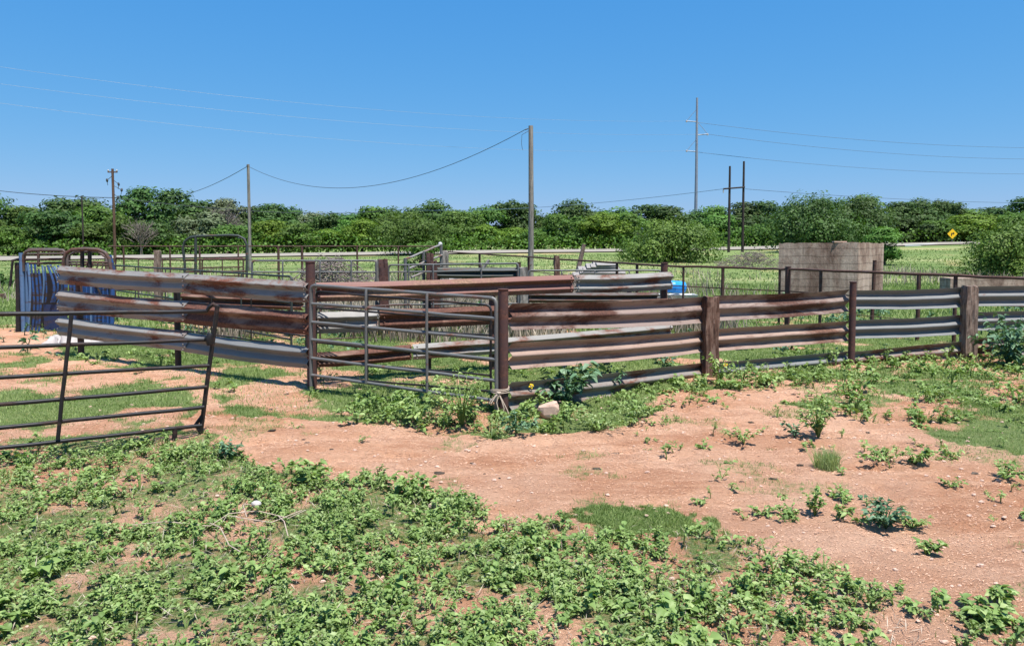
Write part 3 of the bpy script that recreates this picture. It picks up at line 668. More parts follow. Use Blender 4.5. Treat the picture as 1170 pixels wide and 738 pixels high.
# panels in the middle of the pens
panel('corral_panel', 'grey pipe panel in the pens left of the rusty square post', 'panel', (288, [298, 311, 324, 337, 350, 362], 20.5, 374), (430, [298, 311, 324, 337, 350, 362], 20.5, 374), 'pipe', .026, (.25, .55, .8))
panel('corral_panel', 'grey pipe panel in the pens right of the rusty square post', 'panel', (444, [303, 311, 322, 335, 348, 360], 20.3, 374), (592, [301, 309, 321, 334, 347, 359], 20.0, 374), 'pipe', .024, (.16, .35, .72))
panel('corral_panel', 'long grey pipe panel between the wooden pole and the dark end post', 'panel', (604, [309, 319, 330, 341, 352, 363], 20.0, 374), (755, [309, 318, 329, 340, 351, 362], 20.0, 374), 'pipe', .022, (.25, .5, .76))
panel('corral_panel', 'dark pipe panel far left in the pens below the bow gate', 'panel', (132, [294.5, 304, 313, 322, 331, 340], 28, 347), (224, [298, 307, 316, 325, 334, 343], 27, 350), 'pipe_rust', .024, (.3, .6))
panel('corral_panel', 'short pipe panel under the right side of the bow gate', 'panel', (231, [296, 306, 316, 326, 336, 345], 27, 350), (278, [295, 305, 315, 325, 335, 345], 27, 350), 'pipe_rust', .024, (.5,))
panel('corral_panel', 'dark pipe panel crossing the inner pen behind the left guardrails', 'panel', (205, [322, 333, 344, 355, 366, 377], 17.6, 388), (350, [331, 344, 358, 371, 384, 397], 14.6, 408), 'black', .018, (.3, .62))
panel('corral_panel', 'rusty pipe panel lowest in the pen behind the black panel', 'panel', (366, [352, 362, 371, 380, 388, 396], 17.5, 398), (470, [348, 357, 366, 375, 383, 391], 18.5, 392), 'pipe_rust', .02, (.35, .7))
def single(name, label, cat, mat, px, ytop, Y, kind='pipe', r=.07, lean=0, **k):
    t = T(name, label, cat, Vector((at(px, ytop, Y).x, Y, 0)))
    if kind == 'pipe': pipe_post(t, mat, px, ytop, Y, r, 'shaft', None, 0, lean)
    else: tie_post(t, mat, px, ytop, Y, r*2, r*1.7, .2, None, 'shaft')
    return t
single('fence_post', 'thick rusty square post between two grey pipe panels, in the middle of the pens', 'post', 'post_rust', 438, 296, 20.2, 'tie', .12)
single('fence_post', 'pale wooden post just left of the rusty square post in the pens', 'post', 'pole', 432, 297, 20.7, 'tie', .08)
single('fence_post', 'thick rusty post at the lower end of the loading ramp rails', 'post', 'post_rust', 491, 289, 22.5, 'tie', .11)
single('fence_post', 'short rusty post beside the thick rusty post by the ramp rails', 'post', 'post_rust', 496, 298, 21.7, 'tie', .09)
single('fence_post', 'pale wooden post right behind the top of the ramp rails', 'post', 'pole', 509, 288, 24, 'tie', .10)
single('fence_post', 'broad wooden stub post right under the tall wooden pole', 'post', 'pole', 598, 305, 21, 'tie', .12)
single('fence_post', 'dark wooden post left of the leaning wooden post', 'post', 'tie', 636, 292, 30, 'tie', .11)
single('fence_post', 'small wooden post behind the panel row, left of the bow gate', 'post', 'tie_grey', 179.5, 286, 26, 'tie', .11)
t = T('fence_post', 'thin wooden post leaning to the right above the perimeter rail', 'post', at(660, 305, 34)*1); mb = MB(); p = at(661, 306, 34); mb.tube([Vector((p.x-.2, 34, -.2)), p, at(667.5, 279, 34)], [.12, .11, .09], 8); mb.build('shaft', M['tie_grey'], t)
t = T('stick', 'short pale stick leaning behind the dark green guardrail', 'stick', at(552, 306, 30)*1); mb = MB(); p = at(553, 305, 30); mb.tube([Vector((p.x-.4, 30, -.1)), p, at(559, 297, 30)], [.07, .07, .06], 7); mb.build('shaft', M['pole'], t)

# loading ramp rails
t = T('loading_ramp', 'grey sloping pipe rails of a loading ramp, rising to a pale cap', 'ramp', at(485, 366, 23)*1)
for (x0, y0, x1, y1) in ((462, 296.5, 503, 280), (467, 307, 505, 291.5), (470, 317, 505, 303)):
    mb = MB(); mb.tube(bend(at(x0, y0, 21.5), at(x1, y1, 23.8), 5, .01), .035, 8); mb.build('rail', M['galv'], t)
for (x0, y0, Yv) in ((463, 295, 21.5), (484, 287, 22.6), (504, 279.5, 23.8)):
    p = at(x0, y0, Yv); mb = MB(); mb.tube([Vector((p.x, p.y, -.1)), p], .045, 8); mb.build('post', M['pipe'], t)
mb = MB(); mb.ball(at(503, 279, 23.8), .07, 8, 6); mb.build('cap', M['whiteplastic'], t)
mb = MB(); p0, p1 = at(466, 330, 21.6), at(505, 318, 23.9)
mb.add([p0, p1, p1+Vector((.5, 1.1, 0)), p0+Vector((.5, 1.1, 0)), p0-Vector((0, 0, .06)), p1-Vector((0, 0, .06)), p1+Vector((.5, 1.1, -.06)), p0+Vector((.5, 1.1, -.06))], [(0, 1, 2, 3), (7, 6, 5, 4), (0, 4, 5, 1), (1, 5, 6, 2), (2, 6, 7, 3), (3, 7, 4, 0)]); mb.build('deck', M['greypile'], t)

# perimeter pipe fences
def pipe_fence(label, pts_, posts, mat='pipe_rust', r=.035, low=None, pr=.035):
    t = T('pipe_fence', label, 'fence', Vector((at(pts_[0][0], pts_[0][1], pts_[0][2]).x, pts_[0][2], 0)))
    P3 = [at(*p) for p in pts_]
    mb = MB(); q = []
    for a, b_ in zip(P3[:-1], P3[1:]): q += bend(a, b_, 5, .012)[:-1]
    mb.tube(q+[P3[-1]], r, 8); mb.build('top_rail', M[mat], t)
    xs_ = [p[0] for p in pts_]
    for px, rr in posts:
        iy = np.interp(px, xs_, [1/p[2] for p in pts_]); ty = np.interp(px, xs_, [p[1] for p in pts_]); p = at(px, ty, 1/iy)
        mb = MB(); mb.tube([Vector((p.x, p.y, H1(p.x, p.y)-.2)), p-Vector((0, 0, r*.4))], rr, 8); mb.build('post', M[mat], t)
    for dz, rr in (low or []):
        mb = MB(); mb.tube([p-Vector((0, 0, dz)) for p in P3], rr, 6); mb.build('lower_rail', M[mat], t)
    return t
pipe_fence('rusty pipe fence along the back of the pens from the blue chute to the ramp', [(124, 281.5, 40), (318, 281.5, 40.5), (505, 281.5, 41)], [(141, .05), (194, .045), (228, .05), (272, .045), (318, .07), (345, .07), (408, .05), (455, .045), (504, .08)], low=[(.75, .012), (1.2, .012)])
pipe_fence('long rusty pipe fence curving from the ramp past the concrete block to the right edge', [(506, 287.5, 44), (560, 291, 37), (660, 297.5, 29), (759, 303.7, 23.5), (860, 306.7, 21.6), (900, 307.5, 20.9), (1050, 313.5, 17.6), (1170, 318, 16.3), (1300, 322, 15.7)],
           [(548, .06), (604, .05), (705, .05), (728, .05), (781, .035), (826, .05), (891, .035), (938, .045), (1050, .05), (1092, .045), (1210, .05)], low=[(.62, .018), (1.1, .010)])
single('fence_post', 'thick maroon post in the pipe fence before the left part of the concrete block', 'post', 'post_rust', 900.5, 305, 20.9, 'pipe', .075)
single('fence_post', 'dark post leaning slightly against the right side of the concrete block', 'post', 'pipe_rust', 999.5, 298, 19.2, 'pipe', .045, lean=.05)

# bow gate
t = T('bow_gate', 'tall dark arched bow gate frame rising above the left pens', 'gate', Vector((at(245, 300, 27).x, 27, 0)))
YG = 26.0; mb = MB(); arch = [at(212, 345, YG), at(211, 300, YG), at(209, 284, YG), at(211, 276, YG), at(217, 271.5, YG), at(226, 270, YG), at(245, 269.5, YG), at(262, 269, YG), at(272, 269.5, YG), at(279, 273, YG), at(282, 280, YG), at(282, 300, YG), at(282, 345, YG)]
mb.tube(arch, .045, 10); mb.build('arch', M['pipe_green'], t)
mb = MB(); mb.tube([at(223.5, 270, YG), at(223.5, 346, YG)], .05, 8); mb.build('upright', M['pipe_green'], t)
for y in (296, 310, 325): mb = MB(); mb.tube([at(211, y+1, YG), at(282, y, YG)], .03, 8); mb.build('crossbar', M['pipe_rust'], t)

# ---------------------------------------------------------------- blue chute
t = T('cattle_chute', 'worn blue cattle chute with brown arched tops at the left end of the guardrails', 'chute', G(72, 378))
YQ = 19.3
def tb(name, mat, pts_, r=.035, seg=8): mb = MB(); mb.tube([at(*p) for p in pts_], r, seg); return mb.build(name, M[mat], t)
tb('post', 'black', [(19.5, 300, YQ), (21, 340, YQ), (21, 381, YQ)], .06); tb('post', 'blue_pale', [(24, 289, YQ), (25.5, 330, YQ), (27, 381, YQ)], .055); tb('post', 'blue_pale', [(30, 300, YQ+.1), (32, 381, YQ+.1)], .05)
tb('brace', 'black', [(14.5, 297, YQ-.2), (11.5, 327, YQ-.2)], .03); tb('lever', 'black', [(14, 298, YQ-.2), (21, 296, YQ)], .03)
tb('arch', 'pipe_brown', [(27, 310, YQ), (26.5, 292, YQ), (30, 287.5, YQ), (38, 286, YQ), (60, 286, YQ+.1), (72, 286, YQ+.1), (76, 290, YQ+.1), (77, 308, YQ+.1)], .04)
tb('arch', 'pipe_brown', [(27, 312, YQ+1.1), (28, 290, YQ+1.1), (33, 285, YQ+1.1), (66, 285, YQ+1.1), (74, 290, YQ+1.1), (75, 310, YQ+1.1)], .04)
tb('arch', 'pipe_brown', [(72, 312, YQ-.1), (73, 296, YQ-.1), (76, 289, YQ-.1), (82, 285.5, YQ-.1), (98, 284.5, YQ-.1), (112, 285.5, YQ-.1), (120, 288.5, YQ-.1), (125, 296, YQ-.1), (127, 315, YQ-.1)], .048)
tb('arch', 'pipe_brown', [(78, 312, YQ+1.2), (79, 292, YQ+1.2), (86, 287.5, YQ+1.2), (112, 287.5, YQ+1.2), (121, 294, YQ+1.2), (122, 312, YQ+1.2)], .04)
for y in (290, 296, 300.5): tb('crossbar', 'pipe_brown', [(27, y+.5, YQ+.2), (76, y, YQ+.2)], .03)
for y in (299, 302): tb('crossbar', 'pipe_brown', [(76, y, YQ+.2), (124, y+1, YQ+.2)], .028)
tb('upright', 'black', [(94, 286, YQ), (94, 312, YQ)], .05); tb('upright', 'black', [(102.5, 286, YQ), (102.5, 312, YQ)], .05); tb('upright', 'pipe_brown', [(44, 287, YQ+.2), (44, 305, YQ+.2)], .035)
tb('post', 'blue', [(125, 292, YQ), (129, 306, YQ), (128, 380, YQ)], .055)
for i in range(11):     # wavy blue slats of the side wall
    x = 34+i*3.9+random.uniform(-.6, .6); top = 307-random.uniform(0, 5)-(3 if i < 3 else 0); bot = 379 if i < 4 else 346; b0 = random.uniform(-.8, .8); y0 = at(x, top, YQ).z; y1 = at(x, bot, YQ).z
    mb = MB(); vs = []; nn = 10; wv = random.uniform(.022, .036)
    for k in range(nn+1):
        s = k/nn; off = (.10+.03*math.sin(i))*math.sin(s*3.6-.4)*(1 if i > 5 else .4)+b0*.02*math.sin(s*6); p = at(x, top+(bot-top)*s, YQ+.02*(i % 3)); p.x += off-.03+.06*s*(i > 5)
        vs += [p+Vector((-wv, 0, 0)), p+Vector((0, -.03, 0)), p+Vector((wv, 0, 0)), p+Vector((0, .03, 0))]
    mb.add(vs, [(4*k+a, 4*k+(a+1) % 4, 4*k+4+(a+1) % 4, 4*k+4+a) for k in range(nn) for a in range(4)]+[(3, 2, 1, 0), (4*nn, 4*nn+1, 4*nn+2, 4*nn+3)])
    mb.build('slat', M['blue'] if i % 4 else M['blue_pale'], t)
def plate(name, mat, x0, y0, x1, y1, Yv, th=.03):
    a, b_ = at(x0, y0, Yv), at(x1, y1, Yv); mb = MB(); mb.box(((a.x+b_.x)/2, Yv, (a.z+b_.z)/2), (abs(b_.x-a.x), th, abs(a.z-b_.z))); return mb.build(name, M[mat], t, False)
plate('lower_panel', 'blue_dark', 50, 348, 77, 377, YQ+.06); plate('back_panel', 'black', 33, 312, 77, 377, YQ+.9); plate('side_panel', 'blue', 79, 322, 126, 377, YQ+.06)
for x in (81, 85, 89, 94, 99, 104, 109, 113, 118, 123): tb('rib', 'blue_pale' if x == 104 else 'blue', [(x, 321, YQ), (x, 378, YQ)], .03)
tb('brace', 'black', [(108, 322, YQ-.05), (117, 340, YQ-.05)], .03)
for i in range(7):
    x = 81+i*6; tb('hook', 'pipe_brown', [(x, 300, YQ+.1), (x+1.6, 303, YQ+.1), (x-.6, 306, YQ+.1), (x+1, 309, YQ+.1)], .018, 6)
for x in (21, 77, 128): tb('foot', 'black', [(x, 376, YQ+1), (x, 380, YQ)], .05)
# crumpled cloth
mb = MB(); nu, nv = 34, 12; c0 = at(46, 380, 16.7); c1 = at(112, 380, 16.7); vs = []
for j in range(nv+1):
    for i in range(nu+1):
        s = i/nu; tt = j/nv; e = min(1, 4*s, 4*(1-s), 4*tt, 4*(1-tt)); x = lerp(c0.x, c1.x, s)+.06*math.sin(tt*9+s*5); y = 16.5+tt*.6+.12*math.sin(s*9)
        z = .02+e*(.02+.40*abs(math.sin(s*7+tt*2))*float(fbm(np.array([s*6]), np.array([tt*3+2]))[0])+.22*float(vnoise(np.array([s*22]), np.array([tt*9]))[0])**2); vs.append((x, y, z*(.5 if .42 < s < .5 else 1)))
mb.add(vs, [(j*(nu+1)+i, j*(nu+1)+i+1, (j+1)*(nu+1)+i+1, (j+1)*(nu+1)+i) for j in range(nv) for i in range(nu)])
tag(mb.build('cloth', M['cloth'], None), 'crumpled white cloth lying on the ground under the lowest left guardrail', 'cloth')
t = T('board', 'short brown board on the grass at the left picture edge', 'board', G(0, 343)); mb = MB(); a = G(-14, 342); b_ = G(5, 342); mb.box(((a.x+b_.x)/2, a.y, .12), (b_.x-a.x, .25, .22), .06); mb.build('plank', M['tie'], t, False)

# ---------------------------------------------------------------- concrete block, low wall, barrel
m, nt, b = newmat('board_formed_concrete', .92, 0, .15); v = coords(nt)
n1 = noise(nt, 1.2, coords(nt, (1, 1, .5)), 7, .7, .6); n2 = noise(nt, 12, coords(nt, (1, 1, .6)), 6, .8); wv = nt.nodes.new('ShaderNodeTexWave'); wv.wave_type = 'BANDS'; wv.bands_direction = 'Z'; wv.inputs['Scale'].default_value = 1.05; wv.inputs['Distortion'].default_value = 1.6; wv.inputs['Detail'].default_value = 3
nt.links.new(v, wv.inputs[0]); lines = ramp(nt, wv.outputs['Fac'], [(0, g(.6)), (.07, g(.97)), (1, g(1))])
st = noise(nt, 3, coords(nt, (2.4, 2.4, .12)), 5, .7)
c = ramp(nt, n1, [(.36, (.17, .105, .08)), (.48, (.32, .225, .175)), (.60, (.46, .35, .28))]); c = mixc(nt, 1.0, c, lines, 'MULTIPLY')
c = mixc(nt, .6, c, ramp(nt, st, [(.35, g(.6)), (.6, g(1.1))]), 'MULTIPLY'); c = mixc(nt, .5, c, ramp(nt, n2, [(.3, g(.5)), (.55, g(1.1))]), 'MULTIPLY')
nt.links.new(c, b.inputs['Base Color']); bump(nt, b, n2, .6, .03); M['conc'] = m
t = T('concrete_block', 'large weathered pink-grey board-formed concrete tank behind the right fence', 'tank', G(950, 344))
A = at(890, 278, 29.5); B_ = at(981, 277, 28.6); C_ = at(1010, 278, 31.5); Dp = A+(C_-B_)
ztop = [A.z, B_.z+.02, C_.z+.02, Dp.z]
def wallgrid(P0, P1, z0, n=24, mz=10):
    vs = []; fs = []
    for j in range(mz+1):
        for i in range(n+1):
            s = i/n; p = lerp(P0, P1, s); q = j/mz; jz = (random.uniform(-.025, .02) if j == mz and 0 < i < n else 0); vs.append((p.x, p.y, z0+(p.z-z0)*q+jz))
    for j in range(mz):
        for i in range(n): fs.append((j*(n+1)+i, j*(n+1)+i+1, (j+1)*(n+1)+i+1, (j+1)*(n+1)+i))
    return vs, fs
mb = MB()
inn = .22; ctr = (A+B_+C_+Dp)/4
for p0, p1 in ((A, B_), (B_, C_), (C_, Dp), (Dp, A)):
    mb.add(*wallgrid(p0, p1, -.1))
    q0 = p0+(ctr-p0).normalized()*inn*1.4; q1 = p1+(ctr-p1).normalized()*inn*1.4; q0.z = p0.z; q1.z = p1.z
    mb.add([p0, p1, q1, q0], [(0, 1, 2, 3)]); mb.add([q0, q1, q1-Vector((0, 0, 1.8)), q0-Vector((0, 0, 1.8))], [(0, 1, 2, 3)])
mb.build('wall', M['conc'], t, False)
mb = MB(); p = lerp(B_, C_, .18); mb.tube([Vector((p.x-.13, p.y-.05, .85)), Vector((p.x-.11, p.y-.06, 1.4)), Vector((p.x-.12, p.y-.05, p.z-.25))], .022, 6); mb.build('crack', M['signb'], t)
mb = MB(); mb.box(lerp(A, B_, .78)+Vector((0, .1, .03)), (.5, .18, .05), .05); mb.build('coping_lump', M['rock'], t, False)
t = T('concrete_slab', 'low pale concrete slab behind the fence near the right edge', 'slab', G(1125, 375)); mb = MB()
a = at(1088, 318, 34); b_ = at(1185, 319, 34); mb.box(((a.x+b_.x)/2, 34.5, a.z/2-.05), (b_.x-a.x, .9, a.z+.1), -.03); mb.build('slab', M['conc'], t, False)
t = T('barrel', 'bright blue plastic barrel lying by the dark end post of the inner fence', 'barrel', at(776, 340, 28)*1); mb = MB(); c = at(774, 328, 28); d_ = Vector((.95, .3, -.06)).normalized()
mb.tube([c-d_*.42, c-d_*.40, c-d_*.2, c-d_*.18, c-d_*.16, c+d_*.1, c+d_*.26, c+d_*.28], [.17, .22, .23, .245, .23, .23, .22, .16], 18); dr = mb.build('drum', M['blueplastic'], t)
mb = MB(); mb.tube([c+d_*.28, c+d_*.30], .15, 16); mb.build('lid', M['wire_dull'], dr)
t = T('trough', 'white plastic trough under the blue barrel', 'trough', at(776, 345, 28)*1); mb = MB(); c = at(775, 338, 28)
x0, x1 = c.x-.75, c.x+.65; zt, zb = c.z+.06, 0.0
mb.add([(x0, 27.6, zt), (x1, 27.6, zt), (x1, 28.4, zt), (x0, 28.4, zt), (x0+.1, 27.75, zb), (x1-.1, 27.75, zb), (x1-.1, 28.25, zb), (x0+.1, 28.25, zb), (x0+.05, 27.65, zt), (x1-.05, 27.65, zt), (x1-.05, 28.35, zt), (x0+.05, 28.35, zt), (x0+.12, 27.8, zt-.1), (x1-.12, 27.8, zt-.1), (x1-.12, 28.2, zt-.1), (x0+.12, 28.2, zt-.1)],
       [(0, 4, 5, 1), (1, 5, 6, 2), (2, 6, 7, 3), (3, 7, 4, 0), (7, 6, 5, 4), (0, 1, 9, 8), (1, 2, 10, 9), (2, 3, 11, 10), (3, 0, 8, 11), (8, 9, 13, 12), (9, 10, 14, 13), (10, 11, 15, 14), (11, 8, 12, 15), (12, 13, 14, 15)]); mb.build('tub', M['whiteplastic'], t, False)
# grey heap of boards behind the panels
t = T('board_pile', 'grey heap of weathered boards behind the long grey panel', 'boards', at(685, 315, 33)*1)
for k in range(7):
    a = at(654+k*4.2+random.uniform(-2, 2), 314.5-k*2.0, 33); b_ = at(713-k*2.2+random.uniform(-2, 2), 314.5-k*2.0, 33.3)
    for q in range(3):
        mb = MB(); o_ = Vector((random.uniform(-.2, .2), q*.28, random.uniform(-.02, .02))); mb.tube([a+o_, b_+o_], .14, 4); mb.build('board', M['greypile'], t, False)
mb = MB(); mb.tube([Vector((at(680, 314, 33).x-.9, 33.3, -.1)), Vector((at(680, 314, 33).x-.9, 33.3, at(680, 314.5, 33).z)), Vector((at(680, 314, 33).x+.9, 33.3, at(680, 314.5, 33).z)), Vector((at(680, 314, 33).x+.9, 33.3, -.1))], .14, 4); mb.build('trestle', M['greypile'], t, False)

# brush heap (dead branches)
def brush(label, px, y0, wpx, Yv, hh, n=420):
    c = at(px, y0, Yv); c.z = 0; t = T('brush_pile', label, 'brush', c); W_ = wpx*Yv/850; mb = MB()
    for i in range(n):
        x = max(-W_*.42, min(W_*.42, random.gauss(0, W_*.2))); hz = hh*math.exp(-(x/(W_*.42))**2); p = c+Vector((x, random.uniform(-1, 1), random.uniform(0, hz*.8)+.3)); a = random.uniform(0, 6.28); d = Vector((math.cos(a), math.sin(a)*.5, random.uniform(-.4, .8)))*random.uniform(.4, 1.1)
        mb.tube([p-d*.5, p+Vector((random.uniform(-.08, .08), 0, random.uniform(-.06, .1))), p+d*.5], [.022, .016, .007], 4, False)
    mb.build('branches', M['twig'], t, False)
brush('large pile of dead grey branches behind the middle pipe panel', 378, 310, 120, 30, 1.75)
brush('low dead brush beside the loading ramp', 540, 312, 110, 29, .9, 260)
brush('low dead branches beyond the dark end post', 650, 312, 130, 31, .8, 260)
brush('pale dead brush in the field below the two dark poles', 858, 300, 90, 62, 1.6, 360)

# ---------------------------------------------------------------- poles and cables
def pole(name, label, px, ytop, Yv, r, mat, rt=None):
    p = at(px, ytop, Yv); z0 = H1(p.x, p.y)-.5; t = T(name, label, 'utility pole', Vector((p.x, p.y, z0+.5))); mb = MB()
    mb.tube([Vector((p.x, p.y, z0)), Vector((p.x+r*.15, p.y, (z0+p.z)/2)), p], [r, (r+(rt or r*.7))/2, rt or r*.7], 14); mb.build('shaft', M[mat], t); return t, p
t1, p1 = pole('utility_pole', 'tall grey wooden pole right of the picture centre behind the pens', 606.5, 144, 38, .15, 'pole', .115)
mb = MB(); mb.tube([p1+Vector((-.10, 0, -.25)), p1+Vector((-.45, 0, -.45)), p1+Vector((-.47, 0, -.9)), p1+Vector((-.42, 0, -1.2))], .012, 6); mb.tube([p1+Vector((-.13, 0, -.15)), p1+Vector((-.3, 0, -.2))], .03, 6); mb.build('bracket', M['wire'], t1)
mb = MB(); pp = at(606, 292, 38); mb.tube([Vector((pp.x, 38, pp.z-.5)), Vector((pp.x, 38, pp.z-.1))], .156, 14); mb.build('metal_band', M['galv'], t1)
t2, p2 = pole('utility_pole', 'grey wooden pole behind the bow gate, left of the picture centre', 283.5, 188, 60, .135, 'pole', .11)
mb = MB(); mb.tube([p2+Vector((.0, -.12, -.1)), p2+Vector((0, -.3, -.15))], .04, 6); mb.build('bracket', M['wire'], t2)
t3, p3 = pole('utility_pole', 'thin rusty brown pole with cross arm near the left edge', 128.5, 193, 78, .15, 'pole_brown', .12)
mb = MB(); mb.box(p3+Vector((0, 0, -.35)), (1.0, .12, .12)); ca3 = mb.build('crossarm', M['pole_brown'], t3)
for dx in (-.45, .45): mb = MB(); mb.ball(p3+Vector((dx, 0, -.2)), .09, 8, 6, (1, 1, 1.4)); mb.build('insulator', M['ceramic'], ca3)
mb = MB()
for i, (dx, dz) in enumerate(((-.6, -1.2), (.6, -1.6), (.9, -2.2), (.5, -3.0))):
    mb.tube([p3+Vector((0, 0, dz+.5)), p3+Vector((dx, 0, dz)), p3+Vector((dx*.9, 0, dz-.5))], .03, 5); mb.ball(p3+Vector((dx, 0, dz)), .12, 7, 5, (1, 1, 1.6), .2)
mb.build('hanging_fittings', M['wire'], t3)
t4, p4 = pole('steel_pole', 'very tall slender grey steel transmission pole rising behind the tree line', 796.5, 112, 165, .42, 'steel_pole', .22)
arms = []
for sx, yy in ((-1, 138), (1, 153), (-1, 172)):
    c = at(796.5, yy, 165); mb = MB(); e = c+Vector((sx*2.3, 0, -.1)); mb.tube([c+Vector((0, 0, -.3)), e], .11, 8); mb.tube([c+Vector((0, 0, 2.6)), c+Vector((sx*1.5, 0, .9)), e], .05, 6); ar4 = mb.build('arm', M['steel_pole'], t4); arms.append(e)
    mb = MB(); mb.tube([e, e-Vector((0, 0, .25))], .2, 8); mb.ball(e, .2, 8, 6); mb.build('insulator', M['ceramic'], ar4)
hp = T('h_frame_pole', 'pair of dark wooden poles joined by a cross arm, right of the steel pole', 'utility pole', at(840, 297, 95)*1)
for px, yt in ((834, 190), (850, 184.5)):
    p = at(px, yt, 95); mb = MB(); mb.tube([Vector((p.x, 95, H1(p.x, 95)-.4)), p], [.19, .13], 10); mb.build('shaft', M['pole_dark'], hp)
a = at(826.5, 216, 94.8); b_ = at(851, 214, 94.8); mb = MB(); mb.tube([a, b_], .11, 6); cah = mb.build('crossarm', M['pole_dark'], hp)
mb = MB(); mb.tube([a, a-Vector((0, 0, .5))], .07, 6); mb.build('insulator', M['ceramic'], cah)
for px, yt, Yv, lb in ((313/3.353, 224, 130, 'tiny far pole left of the rusty brown pole'), (443/3.353+280, 236, 160, 'thin far pole peeking over the trees left of centre')):
    pole('utility_pole', lb, px, yt, Yv, .16, 'pole_dark')
def cable(label, a, b_, sag, r, mat='wire', n=28):
    mb = MB(); mb.tube(catenary(a, b_, sag, n), r, 5); o = mb.build('cable', M[mat], None); tag(o, label, 'cable'); return o
cable('black cable sagging between the two grey wooden poles', p1+Vector((-.3, 0, -.2)), p2+Vector((0, -.1, -.15)), 2.3, .016)
e = at(190, 226, 85); cable('black cable running down left from the pole behind the bow gate', p2+Vector((0, -.1, -.15)), e, .5, .024)
cable('cable crossing the left edge to the rusty brown pole', at(-60, 210, 90), p3+Vector((0, 0, -3.0)), .35, .035)
cable('cable running right from the rusty brown pole over the trees', p3+Vector((0, 0, -3.0)), at(440, 241, 150), 1.0, .04)
cable('faint far cable over the trees left of the dark pole pair', at(440, 239, 150), a, 1.2, .035, 'wire_dull'); cable('faint far cable over the trees right of the dark pole pair', a+Vector((2.8, 0, 0)), at(1260, 232, 120), .6, .035, 'wire_dull')
LW = [(75-4, 'top'), (94-3, 'middle'), (116-3, 'lowest')]; RW = [165.5, 178, 194.5]
for k, (yl, nm) in enumerate(LW):
    cable('%s of three high thin transmission cables left of the steel pole' % nm, at(-60, yl-3, 108), arms[k], 2.6, .016, 'wire_al', 40)
    cable('%s of three high thin transmission cables right of the steel pole' % nm, arms[k], at(1260, RW[k]+3, 205), 2.0, .045, 'wire_dull', 30)

# ---------------------------------------------------------------- highway guardrail and sign at the right
t = T('road_guardrail', 'pale roadside guardrail on white posts at the far right of the road', 'guardrail', Vector((at(1078, 279, 116).x, 116, 2)))
a = at(1034, 279.5, 114); b_ = at(1125, 275.8, 121); mb = MB(); beam(mb, a, a-Vector((0, 0, .36)), b_, b_-Vector((0, 0, .36)), 1, .002, 20, 1, False); mb.build('rail', M['whiteplastic'], t)
for i in range(17):
    s = .47+.53*i/16; p = lerp(a, b_, s); mb = MB(); mb.box(p+Vector((0, -.12, -.55)), (.16, .14, 1.1)); mb.build('post', M['whiteplastic'], t, False)
t = T('warning_sign', 'yellow diamond warning sign with a black curve arrow by the far road', 'sign', Vector((at(1088, 267, 118).x, 118, 2)))
c = at(1088.3, 267.3, 118); s_ = .80; mb = MB(); mb.add([c+Vector(q) for q in ((0, 0, s_), (s_, 0, 0), (0, 0, -s_), (-s_, 0, 0), (0, .03, s_), (s_, .03, 0), (0, .03, -s_), (-s_, .03, 0))], [(3, 2, 1, 0), (4, 5, 6, 7), (0, 1, 5, 4), (1, 2, 6, 5), (2, 3, 7, 6), (3, 0, 4, 7)]); spl = mb.build('plate', M['signy'], t, False)
mb = MB(); f_ = -.02
for q in (((-.22, -.32), (-.08, -.32), (-.08, .0), (-.22, .0)), ((-.22, .0), (.1, .0), (.1, .14), (-.22, .14)), ((.1, -.12), (.34, .07), (.1, .28))):
    mb.add([c+Vector((x, f_, z)) for x, z in q], [tuple(range(len(q)))])
mb.build('arrow', M['signb'], spl, False)
mb = MB(); mb.tube([c+Vector((0, .08, .3)), Vector((c.x, c.y+.08, H1(c.x, c.y)-.2))], .05, 6); mb.build('pole', M['galv'], t)

# ---------------------------------------------------------------- trees
def crown_mesh(name, W_, Hh, z0, nl, n, ls, mat, flat=.8, seed=0, bushy=False):
    """many leaf clumps spread through uneven lobes"""
    lob = []
    for i in range(nl):
        a = rng.random()*6.283; q = rng.random()**.6; zz = rng.random(); env = math.sin(math.pi*min(1, .18+.80*zz))**.6
        if bushy: zz = zz**1.4; env = max(0, 1-zz**2.2)**.5*1.02+.1
        rr = W_*(.15+.13*rng.random()); lob.append((math.cos(a)*q*W_*.40*env, math.sin(a)*q*W_*.40*env, z0+(Hh-z0-rr*flat)*(.06+.94*zz)+rr*.1, rr))
    lob = np.array(lob); p = lob[:, 3]**2; k = rng.choice(nl, n, p=p/p.sum()); d = rand3(n); d[:, 2] = np.where(d[:, 2] < -.35, -d[:, 2], d[:, 2]); rr = lob[k, 3]*(rng.random(n)**.20)
    rr = rr*(1+.22*np.sin(d[:, 0]*7+k)+.18*np.sin(d[:, 2]*9+k*2))
    B = lob[k, :3]+d*rr[:, None]*np.array([1, 1, flat]); B[:, 2] = np.maximum(B[:, 2], z0*.4)
    dr = norm(d*.5+rand3(n)*.9+np.array([0, 0, -.15])); nr = norm(d+rand3(n)*.45+np.array([0, 0, .15])); dr = norm(dr-nr*np.sum(dr*nr, 1, keepdims=True))
    s = ls*(.5+rng.random(n)); rn = np.clip(.25+.5*rng.random(n)+.5*(rng.random(nl)[k]-.5), 0, 1)
    V, q4, r_ = cards(B, dr, nr, s, s*.75, rn); me = np_mesh(name, V, [q4], {'rnd': r_}); me.materials.append(M[mat]); return me
